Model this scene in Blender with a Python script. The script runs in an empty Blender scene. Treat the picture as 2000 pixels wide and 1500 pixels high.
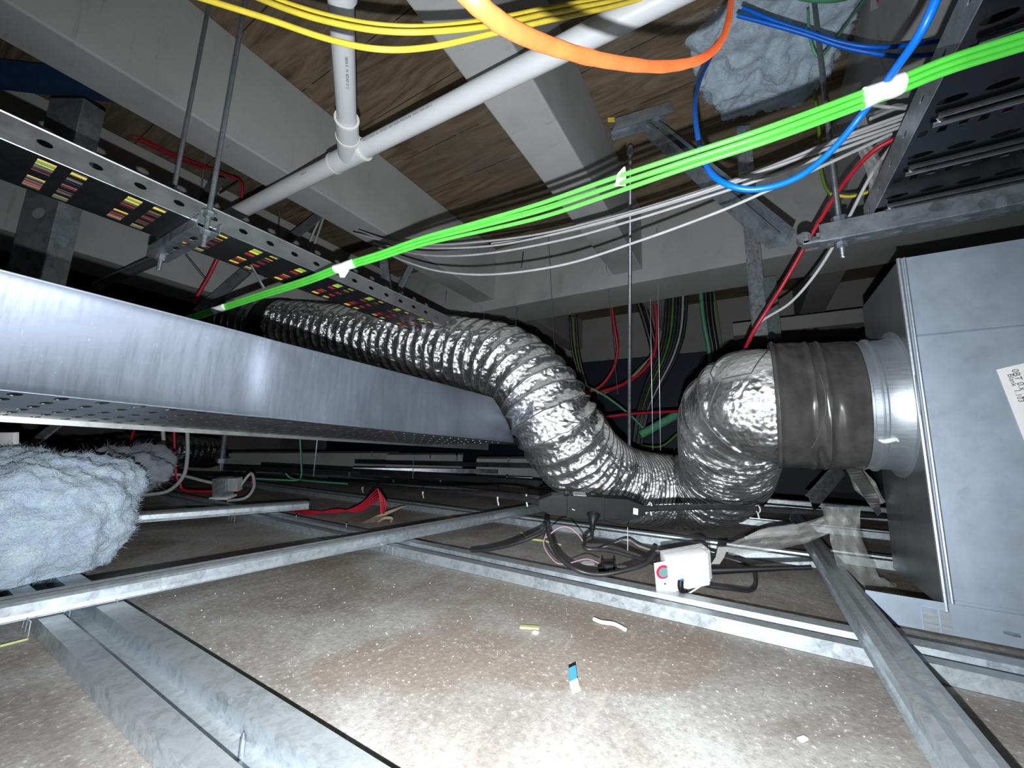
import bpy, bmesh, math, random
from mathutils import Vector, Matrix, noise
random.seed(7)
S = bpy.context.scene
COL = S.collection

# ------------------------------------------------------------------ camera
F = 760.0; PITCH = math.radians(9.3); ROLL = math.atan(.032); YAW = math.radians(31.3); H = .32
def _rot(v, ax, a):
    x, y, z = v; c, s = math.cos(a), math.sin(a)
    if ax == 'x': return (x, c*y-s*z, s*y+c*z)
    if ax == 'y': return (c*x+s*z, y, -s*x+c*z)
    return (c*x-s*y, s*x+c*y, z)
def _dir(v): return Vector(_rot(_rot(_rot(v, 'y', -ROLL), 'x', PITCH), 'z', YAW))
def ray(px, py): return _dir(((px-1000)/F, 1., -(py-750)/F))
EYE = Vector((0, 0, H))
def at_z(px, py, z): r = ray(px, py); return EYE + r*((z-H)/r.z)
def at_x(px, py, x): r = ray(px, py); return EYE + r*(x/r.x)
def at_y(px, py, y): r = ray(px, py); return EYE + r*(y/r.y)
def at_d(px, py, d): return EYE + ray(px, py)*d
RIGHT, FWD, UP = _dir((1, 0, 0)), _dir((0, 1, 0)), _dir((0, 0, 1))
cam = bpy.data.cameras.new('camera'); co = bpy.data.objects.new('camera', cam); COL.objects.link(co)
cam.sensor_width = 36; cam.lens = F/2000*36; cam.clip_start = .01; cam.clip_end = 60
M = Matrix((RIGHT, UP, -FWD)).transposed().to_4x4(); M.translation = EYE
co.matrix_world = M; S.camera = co

# ------------------------------------------------------------------ world, torch of the phone, exposure
w = bpy.data.worlds.new('world'); S.world = w; w.use_nodes = True
w.node_tree.nodes['Background'].inputs[0].default_value = (.6, .75, 1, 1)
w.node_tree.nodes['Background'].inputs[1].default_value = .006
fl = bpy.data.lights.new('phone_torch', 'SPOT'); fo = bpy.data.objects.new('phone_torch', fl); COL.objects.link(fo)
fl.energy = 84; fl.shadow_soft_size = .0035; fl.spot_size = math.radians(165); fl.spot_blend = 1.0; fl.color = (.93, .97, 1)
TORCH = EYE - UP*.054 - RIGHT*.004 - FWD*.004
Lm = Matrix((RIGHT, UP, -FWD)).transposed().to_4x4() @ Matrix.Rotation(math.radians(-4), 4, 'X'); Lm.translation = TORCH
fo.matrix_world = Lm
S.view_settings.view_transform = 'Standard'; S.view_settings.look = 'None'; S.view_settings.gamma = 1
S.view_settings.use_curve_mapping = False; S.view_settings.exposure = 0.0

# ------------------------------------------------------------------ materials
def new_mat(name):
    m = bpy.data.materials.new(name); m.use_nodes = True
    nt = m.node_tree; b = nt.nodes['Principled BSDF']
    return m, nt, b
def N(nt, t, **kw):
    n = nt.nodes.new(t)
    for k, v in kw.items():
        if k in n.inputs: n.inputs[k].default_value = v
        else: setattr(n, k, v)
    return n
def coords(nt, scale=(1, 1, 1)):
    tc = N(nt, 'ShaderNodeTexCoord'); mp = N(nt, 'ShaderNodeMapping'); mp.inputs['Scale'].default_value = scale
    nt.links.new(tc.outputs['Object'], mp.inputs[0]); return mp.outputs[0]
def ramp(nt, src, stops):
    r = N(nt, 'ShaderNodeValToRGB'); e = r.color_ramp.elements
    while len(e) < len(stops): e.new(.5)
    for i, (p, c) in enumerate(stops):
        e[i].position = p; e[i].color = (*c, 1) if len(c) == 3 else c
    nt.links.new(src, r.inputs[0]); return r.outputs[0]
def noise_out(nt, vec, scale, detail=5, rough=.6, dist=0):
    n = N(nt, 'ShaderNodeTexNoise'); n.inputs['Scale'].default_value = scale; n.inputs['Detail'].default_value = detail
    n.inputs['Roughness'].default_value = rough; n.inputs['Distortion'].default_value = dist
    nt.links.new(vec, n.inputs['Vector']); return n.outputs['Fac']
def bump(nt, b, src, strength, dist=.002):
    n = N(nt, 'ShaderNodeBump'); n.inputs['Strength'].default_value = strength; n.inputs['Distance'].default_value = dist
    nt.links.new(src, n.inputs['Height']); nt.links.new(n.outputs[0], b.inputs['Normal']); return n
def mix(nt, fac, a, b_, mode='MIX'):
    n = N(nt, 'ShaderNodeMix'); n.data_type = 'RGBA'; n.blend_type = mode
    for sock, v in ((n.inputs[0], fac), (n.inputs[6], a), (n.inputs[7], b_)):
        if isinstance(v, (int, float)): sock.default_value = v
        elif isinstance(v, tuple): sock.default_value = (*v, 1)
        else: nt.links.new(v, sock)
    return n.outputs[2]
def plain(name, col, rough=.5, metal=0, var=.12, scale=30, bmp=0, spec=.5):
    m, nt, b = new_mat(name); v = coords(nt)
    n = noise_out(nt, v, scale, 4)
    c = ramp(nt, n, [(.3, tuple(x*(1-var) for x in col)), (.7, tuple(min(1, x*(1+var)) for x in col))])
    nt.links.new(c, b.inputs['Base Color']); b.inputs['Roughness'].default_value = rough; b.inputs['Metallic'].default_value = metal
    b.inputs['Specular IOR Level'].default_value = spec
    if bmp: bump(nt, b, n, bmp)
    return m
def galv(name, col=(.50, .56, .60), rough=.42, metal=.75, spangle=95, contrast=.3, stretch=(1, 1, 1), bmp=.08, dusty=.0):
    m, nt, b = new_mat(name); v = coords(nt, stretch)
    vo = N(nt, 'ShaderNodeTexVoronoi'); vo.inputs['Scale'].default_value = spangle; nt.links.new(v, vo.inputs['Vector'])
    n = noise_out(nt, v, 14, 6, .7, .6)
    n5 = noise_out(nt, v, spangle*.9, 6, .75, 1.2)
    mx = N(nt, 'ShaderNodeMath'); mx.operation = 'MULTIPLY_ADD'; mx.inputs[1].default_value = .35; nt.links.new(vo.outputs['Color'], mx.inputs[0]); nt.links.new(n5, mx.inputs[2])
    sp = ramp(nt, mx.outputs[0], [(.45, tuple(x*(1-contrast) for x in col)), (.62, col), (.85, tuple(min(1, x*(1+contrast)) for x in col))])
    c = mix(nt, ramp(nt, n, [(.42, (0, 0, 0)), (.62, (.6,)*3)]), sp, tuple(min(1, x*1.12) for x in col))
    if dusty:
        gm = N(nt, 'ShaderNodeNewGeometry'); sx = N(nt, 'ShaderNodeSeparateXYZ'); nt.links.new(gm.outputs['Normal'], sx.inputs[0])
        f = ramp(nt, sx.outputs[2], [(.3, (0, 0, 0)), (.9, (dusty,)*3)])
        c = mix(nt, f, c, (.34, .33, .30)); nt.links.new(ramp(nt, sx.outputs[2], [(.3, (metal,)*3), (.9, (metal*(1-dusty),)*3)]), b.inputs['Metallic'])
    else: b.inputs['Metallic'].default_value = metal
    nt.links.new(c, b.inputs['Base Color'])
    nt.links.new(ramp(nt, n, [(.3, (rough*.75,)*3), (.7, (rough*1.3,)*3)]), b.inputs['Roughness'])
    bump(nt, b, n, bmp, .004); return m

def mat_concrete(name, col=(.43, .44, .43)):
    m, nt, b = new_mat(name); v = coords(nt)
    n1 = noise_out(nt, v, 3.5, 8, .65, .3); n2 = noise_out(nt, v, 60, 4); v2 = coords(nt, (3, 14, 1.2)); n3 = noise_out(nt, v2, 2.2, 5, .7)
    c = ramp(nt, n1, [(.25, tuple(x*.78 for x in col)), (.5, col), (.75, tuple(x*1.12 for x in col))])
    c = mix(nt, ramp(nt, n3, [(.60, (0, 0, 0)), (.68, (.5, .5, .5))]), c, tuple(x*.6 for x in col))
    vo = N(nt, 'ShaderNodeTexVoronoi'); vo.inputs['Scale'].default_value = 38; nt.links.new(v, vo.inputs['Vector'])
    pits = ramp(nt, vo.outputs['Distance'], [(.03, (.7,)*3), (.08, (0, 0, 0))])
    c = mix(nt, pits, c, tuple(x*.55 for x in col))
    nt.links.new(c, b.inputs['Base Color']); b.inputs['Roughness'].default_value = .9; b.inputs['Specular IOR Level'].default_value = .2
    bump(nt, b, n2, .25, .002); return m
def mat_ply(name):
    m, nt, b = new_mat(name)
    v = coords(nt, (1.0, 6.5, 1)); n1 = noise_out(nt, v, 2.6, 8, .62, 1.6)
    v0 = coords(nt); n2 = noise_out(nt, v0, 1.7, 5, .6, .4); n3 = noise_out(nt, coords(nt, (6, 120, 1)), 3, 3)
    c = ramp(nt, n1, [(.30, (.070, .050, .031)), (.44, (.165, .118, .073)), (.57, (.25, .185, .12)), (.72, (.33, .26, .18))])
    c = mix(nt, ramp(nt, n2, [(.42, (0, 0, 0)), (.66, (.7, .7, .7))]), c, (.19, .165, .125))
    c = mix(nt, ramp(nt, n3, [(.5, (0, 0, 0)), (.7, (.25,)*3)]), c, (.07, .045, .03))
    vo = N(nt, 'ShaderNodeTexVoronoi'); vo.inputs['Scale'].default_value = 3.2; nt.links.new(coords(nt, (1, 1.5, .02)), vo.inputs['Vector'])
    c = mix(nt, ramp(nt, vo.outputs['Distance'], [(.03, (.8,)*3), (.085, (0, 0, 0))]), c, (.05, .032, .02))
    bk = N(nt, 'ShaderNodeTexBrick'); bk.inputs['Scale'].default_value = 1; bk.inputs['Brick Width'].default_value = 40; bk.inputs['Row Height'].default_value = .235
    bk.inputs['Mortar Size'].default_value = .0022; bk.inputs['Mortar Smooth'].default_value = .3; nt.links.new(v0, bk.inputs['Vector'])
    c = mix(nt, bk.outputs['Fac'], c, (.045, .035, .028))
    bk2 = N(nt, 'ShaderNodeTexBrick'); bk2.inputs['Scale'].default_value = 1; bk2.inputs['Brick Width'].default_value = 40; bk2.inputs['Row Height'].default_value = .235
    bk2.inputs['Mortar Size'].default_value = .02; bk2.inputs['Mortar Smooth'].default_value = 1; nt.links.new(v0, bk2.inputs['Vector'])
    mm = N(nt, 'ShaderNodeMath'); mm.operation = 'MULTIPLY'; nt.links.new(bk2.outputs['Fac'], mm.inputs[0]); nt.links.new(ramp(nt, noise_out(nt, v0, 5, 6, .7), [(.5, (0, 0, 0)), (.62, (.6,)*3)]), mm.inputs[1])
    c = mix(nt, mm.outputs[0], c, (.34, .33, .30))
    nt.links.new(c, b.inputs['Base Color']); b.inputs['Roughness'].default_value = .8; b.inputs['Specular IOR Level'].default_value = .25
    bump(nt, b, n1, .2, .002); return m
def mat_board(name):
    m, nt, b = new_mat(name); v = coords(nt)
    n1 = noise_out(nt, v, 3.2, 8, .7, .8); n2 = noise_out(nt, v, 130, 5, .75); n3 = noise_out(nt, coords(nt, (5, 1, 1)), 8, 6, .7)
    c = ramp(nt, n1, [(.30, (.20, .175, .15)), (.43, (.31, .285, .26)), (.54, (.40, .385, .365)), (.70, (.48, .475, .46))])
    n7 = noise_out(nt, v, 1.9, 4, .55, 1.0)
    c = mix(nt, ramp(nt, n7, [(.50, (0, 0, 0)), (.60, (.6,)*3)]), c, (.26, .20, .15))
    c = mix(nt, ramp(nt, n2, [(.35, (.5,)*3), (.5, (0, 0, 0))]), c, (.17, .15, .13))
    c = mix(nt, ramp(nt, n2, [(.58, (0, 0, 0)), (.68, (.8,)*3)]), c, (.75, .74, .70))
    c = mix(nt, ramp(nt, n3, [(.56, (0, 0, 0)), (.72, (.45,)*3)]), c, (.50, .46, .39))
    bk = N(nt, 'ShaderNodeTexBrick'); bk.inputs['Scale'].default_value = 1; bk.inputs['Brick Width'].default_value = 2.4; bk.inputs['Row Height'].default_value = 1.2
    bk.inputs['Mortar Size'].default_value = .002; bk.inputs['Mortar Smooth'].default_value = .2; nt.links.new(v, bk.inputs['Vector'])
    c = mix(nt, bk.outputs['Fac'], c, (.13, .12, .11))
    nt.links.new(c, b.inputs['Base Color']); b.inputs['Roughness'].default_value = .92; b.inputs['Specular IOR Level'].default_value = .15
    bump(nt, b, n2, .5, .0015); return m
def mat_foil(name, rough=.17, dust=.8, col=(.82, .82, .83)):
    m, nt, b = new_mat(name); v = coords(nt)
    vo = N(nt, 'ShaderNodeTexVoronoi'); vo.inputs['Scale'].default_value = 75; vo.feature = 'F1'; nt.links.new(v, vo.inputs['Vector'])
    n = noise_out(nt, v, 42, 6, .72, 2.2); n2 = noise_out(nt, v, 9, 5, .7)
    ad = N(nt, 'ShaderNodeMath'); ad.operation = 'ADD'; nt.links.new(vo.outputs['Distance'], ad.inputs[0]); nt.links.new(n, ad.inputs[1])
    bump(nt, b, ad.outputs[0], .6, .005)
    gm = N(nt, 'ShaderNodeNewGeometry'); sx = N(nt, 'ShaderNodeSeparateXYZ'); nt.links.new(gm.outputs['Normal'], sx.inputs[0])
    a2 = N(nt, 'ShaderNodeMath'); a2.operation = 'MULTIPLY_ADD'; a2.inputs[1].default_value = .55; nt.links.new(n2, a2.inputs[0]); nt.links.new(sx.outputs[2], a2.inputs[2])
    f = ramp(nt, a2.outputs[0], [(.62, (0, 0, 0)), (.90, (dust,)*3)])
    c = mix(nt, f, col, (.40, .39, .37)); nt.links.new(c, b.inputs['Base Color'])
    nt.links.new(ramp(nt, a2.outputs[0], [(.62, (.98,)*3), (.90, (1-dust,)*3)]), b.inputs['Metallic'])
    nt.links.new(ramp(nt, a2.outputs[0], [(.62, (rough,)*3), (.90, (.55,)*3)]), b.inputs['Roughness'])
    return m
def mat_sheet(name, col=(.46, .52, .60), rough=.42, metal=.82, streak=(1, 40, 3), sv=.12):
    m, nt, b = new_mat(name); v = coords(nt)
    n1 = noise_out(nt, v, 5, 5, .6, .5); ns = noise_out(nt, coords(nt, streak), 6, 5, .7); n3 = noise_out(nt, coords(nt, (30, 30, 9)), 9, 2, .5, 2)
    c = ramp(nt, n1, [(.3, tuple(x*(1-sv) for x in col)), (.7, tuple(x*(1+sv) for x in col))])
    c = mix(nt, ramp(nt, n3, [(.71, (0, 0, 0)), (.75, (.18,)*3)]), c, (.8, .83, .88))
    nt.links.new(c, b.inputs['Base Color']); b.inputs['Metallic'].default_value = metal
    nt.links.new(ramp(nt, ns, [(.3, (rough*.82,)*3), (.7, (rough*1.2,)*3)]), b.inputs['Roughness'])
    bump(nt, b, n1, .04, .02); return m
def mat_film(name, tint=(.8, .8, .76), alpha=.45, rgh=.22):
    m, nt, b = new_mat(name); v = coords(nt); n = noise_out(nt, v, 40, 5, .7, 1)
    b.inputs['Base Color'].default_value = (*tint, 1); b.inputs['Roughness'].default_value = .22
    nt.links.new(ramp(nt, n, [(.3, (alpha*.7,)*3), (.7, (min(1, alpha*1.4),)*3)]), b.inputs['Alpha']); bump(nt, b, n, .6, .004); return m
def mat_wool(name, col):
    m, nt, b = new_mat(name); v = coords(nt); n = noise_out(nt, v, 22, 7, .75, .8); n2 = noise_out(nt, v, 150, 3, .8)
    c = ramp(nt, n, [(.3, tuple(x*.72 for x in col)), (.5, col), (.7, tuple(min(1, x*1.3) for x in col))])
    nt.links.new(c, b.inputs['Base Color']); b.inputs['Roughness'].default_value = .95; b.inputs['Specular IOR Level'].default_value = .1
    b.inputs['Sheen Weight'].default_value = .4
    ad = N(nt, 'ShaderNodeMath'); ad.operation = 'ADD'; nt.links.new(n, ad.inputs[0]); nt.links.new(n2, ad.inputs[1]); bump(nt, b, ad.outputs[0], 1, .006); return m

MT = dict(
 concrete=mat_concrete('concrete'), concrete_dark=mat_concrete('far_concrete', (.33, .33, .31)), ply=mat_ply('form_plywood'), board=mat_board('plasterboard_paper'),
 galv=galv('galvanised_steel', dusty=.35), galv_strut=galv('galvanised_strut', (.42, .47, .52), .38, .8, 40, .35), galv_spangle=galv('spangled_zinc', (.5, .54, .58), .35, .7, 90, .5),
 tray=galv('cable_tray_steel', (.40, .42, .42), .40, .85, 25, .1), dark_tray=galv('unlit_black_tray_steel', (.035, .037, .042), .2, .9, 25, .1),  # dark_tray: galvanised steel with its unlit blackness put into the colour
 rib_metal=galv('rib_highlight_steel', (.30, .31, .33), .28, .95, 60, .2), base_tray=galv('shaded_tray_steel', (.16, .17, .19), .3, .9, 25, .1), silver=mat_sheet('aluminium_trunking', (.165, .192, .240), .48, .70, (1, 20, 2.0), .24), box=mat_sheet('duct_sheet_steel', (.40, .48, .58), .5, .55, (3, 3, 3)), box_side=mat_sheet('duct_side_steel', (.40, .43, .44), .3, .8, (3, 3, 3)),  # rib_metal: lighter than its tray, painting highlights along the ribs
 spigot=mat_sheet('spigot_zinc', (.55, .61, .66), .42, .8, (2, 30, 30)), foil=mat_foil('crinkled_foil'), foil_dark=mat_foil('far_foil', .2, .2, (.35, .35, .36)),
 wire=plain('spiral_wire', (.10, .10, .10), .5, .3), tape=plain('duct_tape_grey', (.10, .097, .093), .24, .4, .35, 14, .1),
 pvc=plain('white_pvc', (.66, .68, .70), .33, 0, .05, 8), pvc_edge=plain('pvc_rim', (.82, .80, .76), .35, 0, .03),
 ink=plain('grey_ink', (.06, .06, .07), .6), yellow=plain('yellow_sheath', (.80, .62, .06), .42), green=plain('green_sheath', (.10, .62, .07), .33, 0, .1, 30),
 blue=plain('blue_sheath', (.0, .14, .72), .38), grey=plain('grey_sheath', (.46, .47, .48), .42), red=plain('red_sheath', (.45, .012, .03), .45),
 orange=plain('orange_tube', (.80, .13, .035), .45, 0, .2, 25, .3), black=plain('black_plastic', (.007, .007, .008), .5, 0, .3, spec=.3), black_cable=plain('black_sheath', (.022, .022, .024), .4, 0, .4),
 white=plain('white_plastic', (.82, .83, .84), .4, 0, .03), clear=mat_film('clear_case', (.75, .76, .76), .5), film=mat_film('cling_film', (.62, .64, .61), .24),
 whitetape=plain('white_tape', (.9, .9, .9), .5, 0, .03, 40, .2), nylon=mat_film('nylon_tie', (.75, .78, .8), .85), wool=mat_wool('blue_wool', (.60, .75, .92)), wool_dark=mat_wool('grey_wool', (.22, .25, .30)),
 bolt=galv('zinc_bolt', (.6, .66, .72), .28, .9, 200, .1), rod=galv('threaded_rod', (.36, .40, .44), .35, .85, 200, .2), bluesteel=plain('blue_painted_steel', (.02, .06, .16), .5, 0, .2),
 earth=plain('earth_wire_green', (.10, .22, .02), .45), palegreen=plain('pale_green_hose', (.10, .36, .20), .4), reddot=plain('red_disc', (.55, .02, .08), .5), teal=plain('teal_disc', (.14, .30, .28), .5),
 paper=plain('tan_paper', (.40, .32, .22), .8), redwhite=plain('red_print', (.5, .02, .05), .5), plaster=plain('plaster_crumb', (.85, .85, .82), .9), navy=plain('navy_panel', (.010, .016, .035), .6),
 ribbon=plain('grey_ribbon', (.38, .37, .36), .5), purple=plain('mauve_wire', (.40, .24, .30), .5), bluebit=plain('blue_strip', (.03, .16, .62), .4), limebit=plain('lime_strip', (.55, .60, .25), .5),
)

# ------------------------------------------------------------------ mesh helpers
ROOT = {}
def frame(d, up=Vector((0, 0, 1))):
    d = d.normalized(); s = d.cross(up)
    if s.length < 1e-4: s = d.cross(Vector((1, 0, 0)))
    s.normalize(); return s, s.cross(d).normalized(), d
def catmull(P, n=10):
    P = [Vector(p) for p in P]; Q = [P[0]*2-P[1]] + P + [P[-1]*2-P[-2]]; out = []
    for i in range(1, len(Q)-2):
        a, b, c, d = Q[i-1:i+3]
        for k in range(n):
            t = k/n; out.append(.5*((2*b)+(c-a)*t+(2*a-5*b+4*c-d)*t*t+(3*b-a-3*c+d)*t**3))
    out.append(P[-1]); return out
def resample(P, step):
    out = [P[0].copy()]; acc = 0
    for a, b in zip(P, P[1:]):
        L = (b-a).length
        if L < 1e-9: continue
        t = step-acc
        while t <= L: out.append(a+(b-a)*(t/L)); t += step
        acc = L-(t-step)
    return out
def transport(P):
    T = [(P[min(i+1, len(P)-1)]-P[max(i-1, 0)]).normalized() for i in range(len(P))]
    s, u, _ = frame(T[0]); fr = []
    for t in T:
        u = (u-t*u.dot(t)).normalized(); fr.append((t.cross(u).normalized(), u, t))
    return fr
class MB:
    def __init__(s): s.V = []; s.F = []; s.G = []
    def add(s, V, Fc):
        o = len(s.V); s.V += [Vector(v) for v in V]; s.F += [tuple(i+o for i in f) for f in Fc]; return s
    def box(s, a, b): return s.obox((Vector(a)+Vector(b))/2, Vector((1, 0, 0)), Vector((0, 1, 0)), Vector((0, 0, 1)), *[abs(b[i]-a[i])/2 for i in range(3)])
    def obox(s, c, x, y, z, hx, hy, hz, bev=0):
        x, y, z = x.normalized(), y.normalized(), z.normalized()
        if bev:
            bm = bmesh.new(); bmesh.ops.create_cube(bm, size=2)
            for v in bm.verts: v.co = Vector((v.co.x*hx, v.co.y*hy, v.co.z*hz))
            bmesh.ops.bevel(bm, geom=bm.edges[:], offset=bev, segments=2, profile=.6, affect='EDGES')
            bm.verts.index_update(); V = [c+x*v.co.x+y*v.co.y+z*v.co.z for v in bm.verts]; Fc = [[v.index for v in f.verts] for f in bm.faces]; bm.free(); return s.add(V, Fc)
        V = [c+x*hx*i+y*hy*j+z*hz*k for i in (-1, 1) for j in (-1, 1) for k in (-1, 1)]
        return s.add(V, [(0, 1, 3, 2), (4, 6, 7, 5), (0, 4, 5, 1), (2, 3, 7, 6), (0, 2, 6, 4), (1, 5, 7, 3)])
    def tube(s, P, r, n=10, cap=True, flat=1.0):
        P = [Vector(p) for p in P]; fr = transport(P); V = []; Fc = []
        for i, p in enumerate(P):
            rr = r(i/(len(P)-1)) if callable(r) else r
            for j in range(n):
                a = 2*math.pi*j/n; V.append(p+fr[i][0]*math.cos(a)*rr+fr[i][1]*math.sin(a)*rr*flat)
        for i in range(len(P)-1):
            for j in range(n):
                k = (j+1) % n; Fc.append((i*n+j, i*n+k, (i+1)*n+k, (i+1)*n+j))
        if cap: Fc += [tuple(range(n-1, -1, -1)), tuple((len(P)-1)*n+j for j in range(n))]
        return s.add(V, Fc)
    def lathe(s, p, d, prof, n=32):      # prof: (distance along d, radius)
        a, b, d = frame(Vector(d)); p = Vector(p); V = []; Fc = []
        for t, r in prof:
            for j in range(n): th = 2*math.pi*j/n; V.append(p+d*t+(a*math.cos(th)+b*math.sin(th))*r)
        for i in range(len(prof)-1):
            for j in range(n): k = (j+1) % n; Fc.append((i*n+j, i*n+k, (i+1)*n+k, (i+1)*n+j))
        return s.add(V, Fc)
    def extr(s, prof, p0, p1, u, v):     # open profile swept along a line
        p0, p1 = Vector(p0), Vector(p1); m = len(prof)
        V = [p+u*a+v*b for p in (p0, p1) for a, b in prof]
        return s.add(V, [(i, i+1, m+i+1, m+i) for i in range(m-1)])
    def ribbon(s, P, W):
        P = [Vector(p) for p in P]; V = []
        for i, p in enumerate(P):
            wv = W[i] if isinstance(W, list) else W; V += [p-wv, p+wv]
        return s.add(V, [(2*i, 2*i+1, 2*i+3, 2*i+2) for i in range(len(P)-1)])
    def perf(s, o, u, v, cells, pu, pv, hu, hv, off=0, seg=16, sq=False):   # plate of cells, each with one hole
        u, v = u.normalized(), v.normalized()
        for i in range(cells[0]):
            for j in range(cells[1]):
                c = o+u*(pu*(i+.5))+v*(pv*(j+.5)); V = []
                if sq: inner = [(-hu, -hv), (hu, -hv), (hu, hv), (-hu, hv)]; outer = [(-pu/2, -pv/2), (pu/2, -pv/2), (pu/2, pv/2), (-pu/2, pv/2)]
                else:
                    inner = []; outer = []
                    for k in range(seg):
                        a = 2*math.pi*(k+.5)/seg; ca, sa = math.cos(a), math.sin(a)
                        e = max(abs(ca), abs(sa)); inner.append((hu*ca, hv*sa)); outer.append((pu/2*ca/e, pv/2*sa/e))
                    m = seg//8
                V = [c+u*x+v*y for x, y in inner+outer]; n = len(inner)
                s.add(V, [(k, (k+1) % n, n+(k+1) % n, n+k) for k in range(n)])
                if not sq:
                    for q in range(4):       # the four corners of the cell
                        k = (q*(seg//4)+seg//8-1) % seg; k2 = (k+1) % seg
                        a = [(1, 1), (-1, 1), (-1, -1), (1, -1)][q]
                        s.add([c+u*outer[k][0]+v*outer[k][1], c+u*(a[0]*pu/2)+v*(a[1]*pv/2), c+u*outer[k2][0]+v*outer[k2][1]], [(0, 1, 2)])
        return s
    def build(s, name, mat, parent=None, smooth=35, solid=0, bevel=0, label=None, cat=None, group=None, kind=None, shift=0):
        me = bpy.data.meshes.new(name)
        if parent is None:
            xs = [v.x for v in s.V]; ys = [v.y for v in s.V]; zs = [v.z for v in s.V]
            o = Vector(((min(xs)+max(xs))/2, (min(ys)+max(ys))/2, min(zs)))
        else: o = ROOT[parent.name]
        me.from_pydata([v-o for v in s.V], [], s.F); me.update()
        ob = bpy.data.objects.new(name, me); COL.objects.link(ob); ROOT[ob.name] = o
        me.materials.append(MT[mat] if isinstance(mat, str) else mat)
        if solid and smooth <= 35: smooth = 0
        if smooth:
            for p in me.polygons: p.use_smooth = True
            me.set_sharp_from_angle(angle=math.radians(smooth))
        if parent is None: ob.location = o
        else: ob.parent = parent
        if solid:
            md = ob.modifiers.new('thickness', 'SOLIDIFY'); md.thickness = solid; md.offset = shift
        if bevel:
            md = ob.modifiers.new('edge', 'BEVEL'); md.width = bevel; md.segments = 2; md.limit_method = 'ANGLE'
        tag(ob, label, cat, group, kind); return ob
def tag(ob, label=None, cat=None, group=None, kind=None):
    for k, v in (('label', label), ('category', cat), ('group', group), ('kind', kind)):
        if v: ob[k] = v
def empty(name, loc, label, cat, group=None):
    o = bpy.data.objects.new(name, None); COL.objects.link(o); o.location = loc; o.empty_display_size = .05
    ROOT[o.name] = Vector(loc); tag(o, label, cat, group); return o
X, Y, Z = Vector((1, 0, 0)), Vector((0, 1, 0)), Vector((0, 0, 1))
def px_path(pts, n=10): return catmull([at_d(*p) for p in pts], n)

# ------------------------------------------------------------------ structure
def structure(name, mb, mat, **k): return mb.build(name, mat, kind='structure', **k)
structure('floor', MB().box((-7, -1.6, -.013), (2.2, 7, 0)), 'board', smooth=0)
ZC = 1.69
structure('ceiling', MB().box((-7, -1.6, ZC), (2.2, 7.22, ZC+.03)), 'ply', smooth=0)
def joist(x0, x1, n, z0=1.32, y1=2.1, y0=-1.6):
    mb = MB().box((x0, y0, z0), (x1, y1, ZC)); return structure('trim_%d' % n, mb, 'concrete', smooth=0, bevel=.006)
joist(-1.60, -1.44, 1); joist(-.615, -.452, 2); joist(.37, .53, 3); joist(-2.72, -2.42, 4, 1.09); joist(1.3, 1.46, 5)
structure('trim_6', MB().box((-7, 2.1, 1.25), (2.2, 2.42, ZC)), 'concrete', smooth=0, bevel=.006)
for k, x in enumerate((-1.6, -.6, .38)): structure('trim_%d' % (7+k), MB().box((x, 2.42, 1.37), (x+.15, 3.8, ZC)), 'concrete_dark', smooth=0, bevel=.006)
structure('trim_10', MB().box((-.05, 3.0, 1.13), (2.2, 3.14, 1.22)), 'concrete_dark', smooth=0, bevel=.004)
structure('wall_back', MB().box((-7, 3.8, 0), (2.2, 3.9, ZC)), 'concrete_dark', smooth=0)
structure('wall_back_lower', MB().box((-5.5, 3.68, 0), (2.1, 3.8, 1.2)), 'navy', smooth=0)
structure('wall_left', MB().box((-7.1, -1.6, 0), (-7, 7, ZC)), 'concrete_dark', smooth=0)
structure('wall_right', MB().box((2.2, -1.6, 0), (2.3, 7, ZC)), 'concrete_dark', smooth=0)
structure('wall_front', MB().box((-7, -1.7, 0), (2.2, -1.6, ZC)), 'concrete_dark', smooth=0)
# ------------------------------------------------------------------ furring channels and cross rails
FUR = [(0, .001), (0, .025), (.026, .025), (.028, .004), (.062, .004), (.064, .025), (.098, .025), (.098, .014)]
def furring(y0, x0, x1, label, slope=0):
    d = Vector((1, slope, 0)).normalized()
    mb = MB().extr(FUR, (x0, y0+slope*x0, 0), (x1, y0+slope*x1, 0), Y, Z)
    return mb.build('furring_channel', 'galv', label=label, cat='metal channel', solid=.0012, group='furring channels on the ceiling boards', smooth=20)
furring(.205, -4, .9, 'galvanised furring channel nearest the camera, running out at the bottom left', .012)
furring(.865, -6, 1.6, 'galvanised furring channel crossing behind the blue strip and under the big duct box', .012)
furring(1.50, -6, .2, 'galvanised furring channel passing behind the white box with the aerial', .03)
furring(1.62, .2, 1.9, 'short galvanised furring channel right of the cross rail, behind the duct box')
for k, y0 in enumerate((2.2, 2.86, 3.3)):
    furring(y0, -6.5, 2, ['dim furring channel first beyond the red cable loops', 'dim furring channel second beyond the red cable loops', 'farthest dim furring channel before the dark wall'][k])
RAIL = [(0, .002), (.004, .002), (.007, .009), (.007, .024), (.003, .030), (.013, .033), (.024, .029), (.036, .033), (.045, .030), (.043, .024), (.043, .009), (.046, .002), (.050, .002)]
def cross_rail(p0, p1, label, mat='galv', sc=1.0):
    p0, p1 = Vector(p0), Vector(p1); d = (p1-p0).normalized(); s = Z.cross(d).normalized()
    mb = MB().extr([(a*sc, b*sc) for a, b in RAIL], p0, p1, s, Z)
    return mb.build('cross_rail', mat, label=label, cat='metal rail', solid=.0012, group='cross rails over the furring channels', smooth=20)
cross_rail((-1.045, -.35, .0262), (-.85, 1.72, .0262), 'long galvanised cross rail from the blue wool at left to the black connector')
cross_rail((.183, .36, .0262), (.190, 2.35, .0262), 'galvanised cross rail running out at the bottom right corner')
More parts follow.
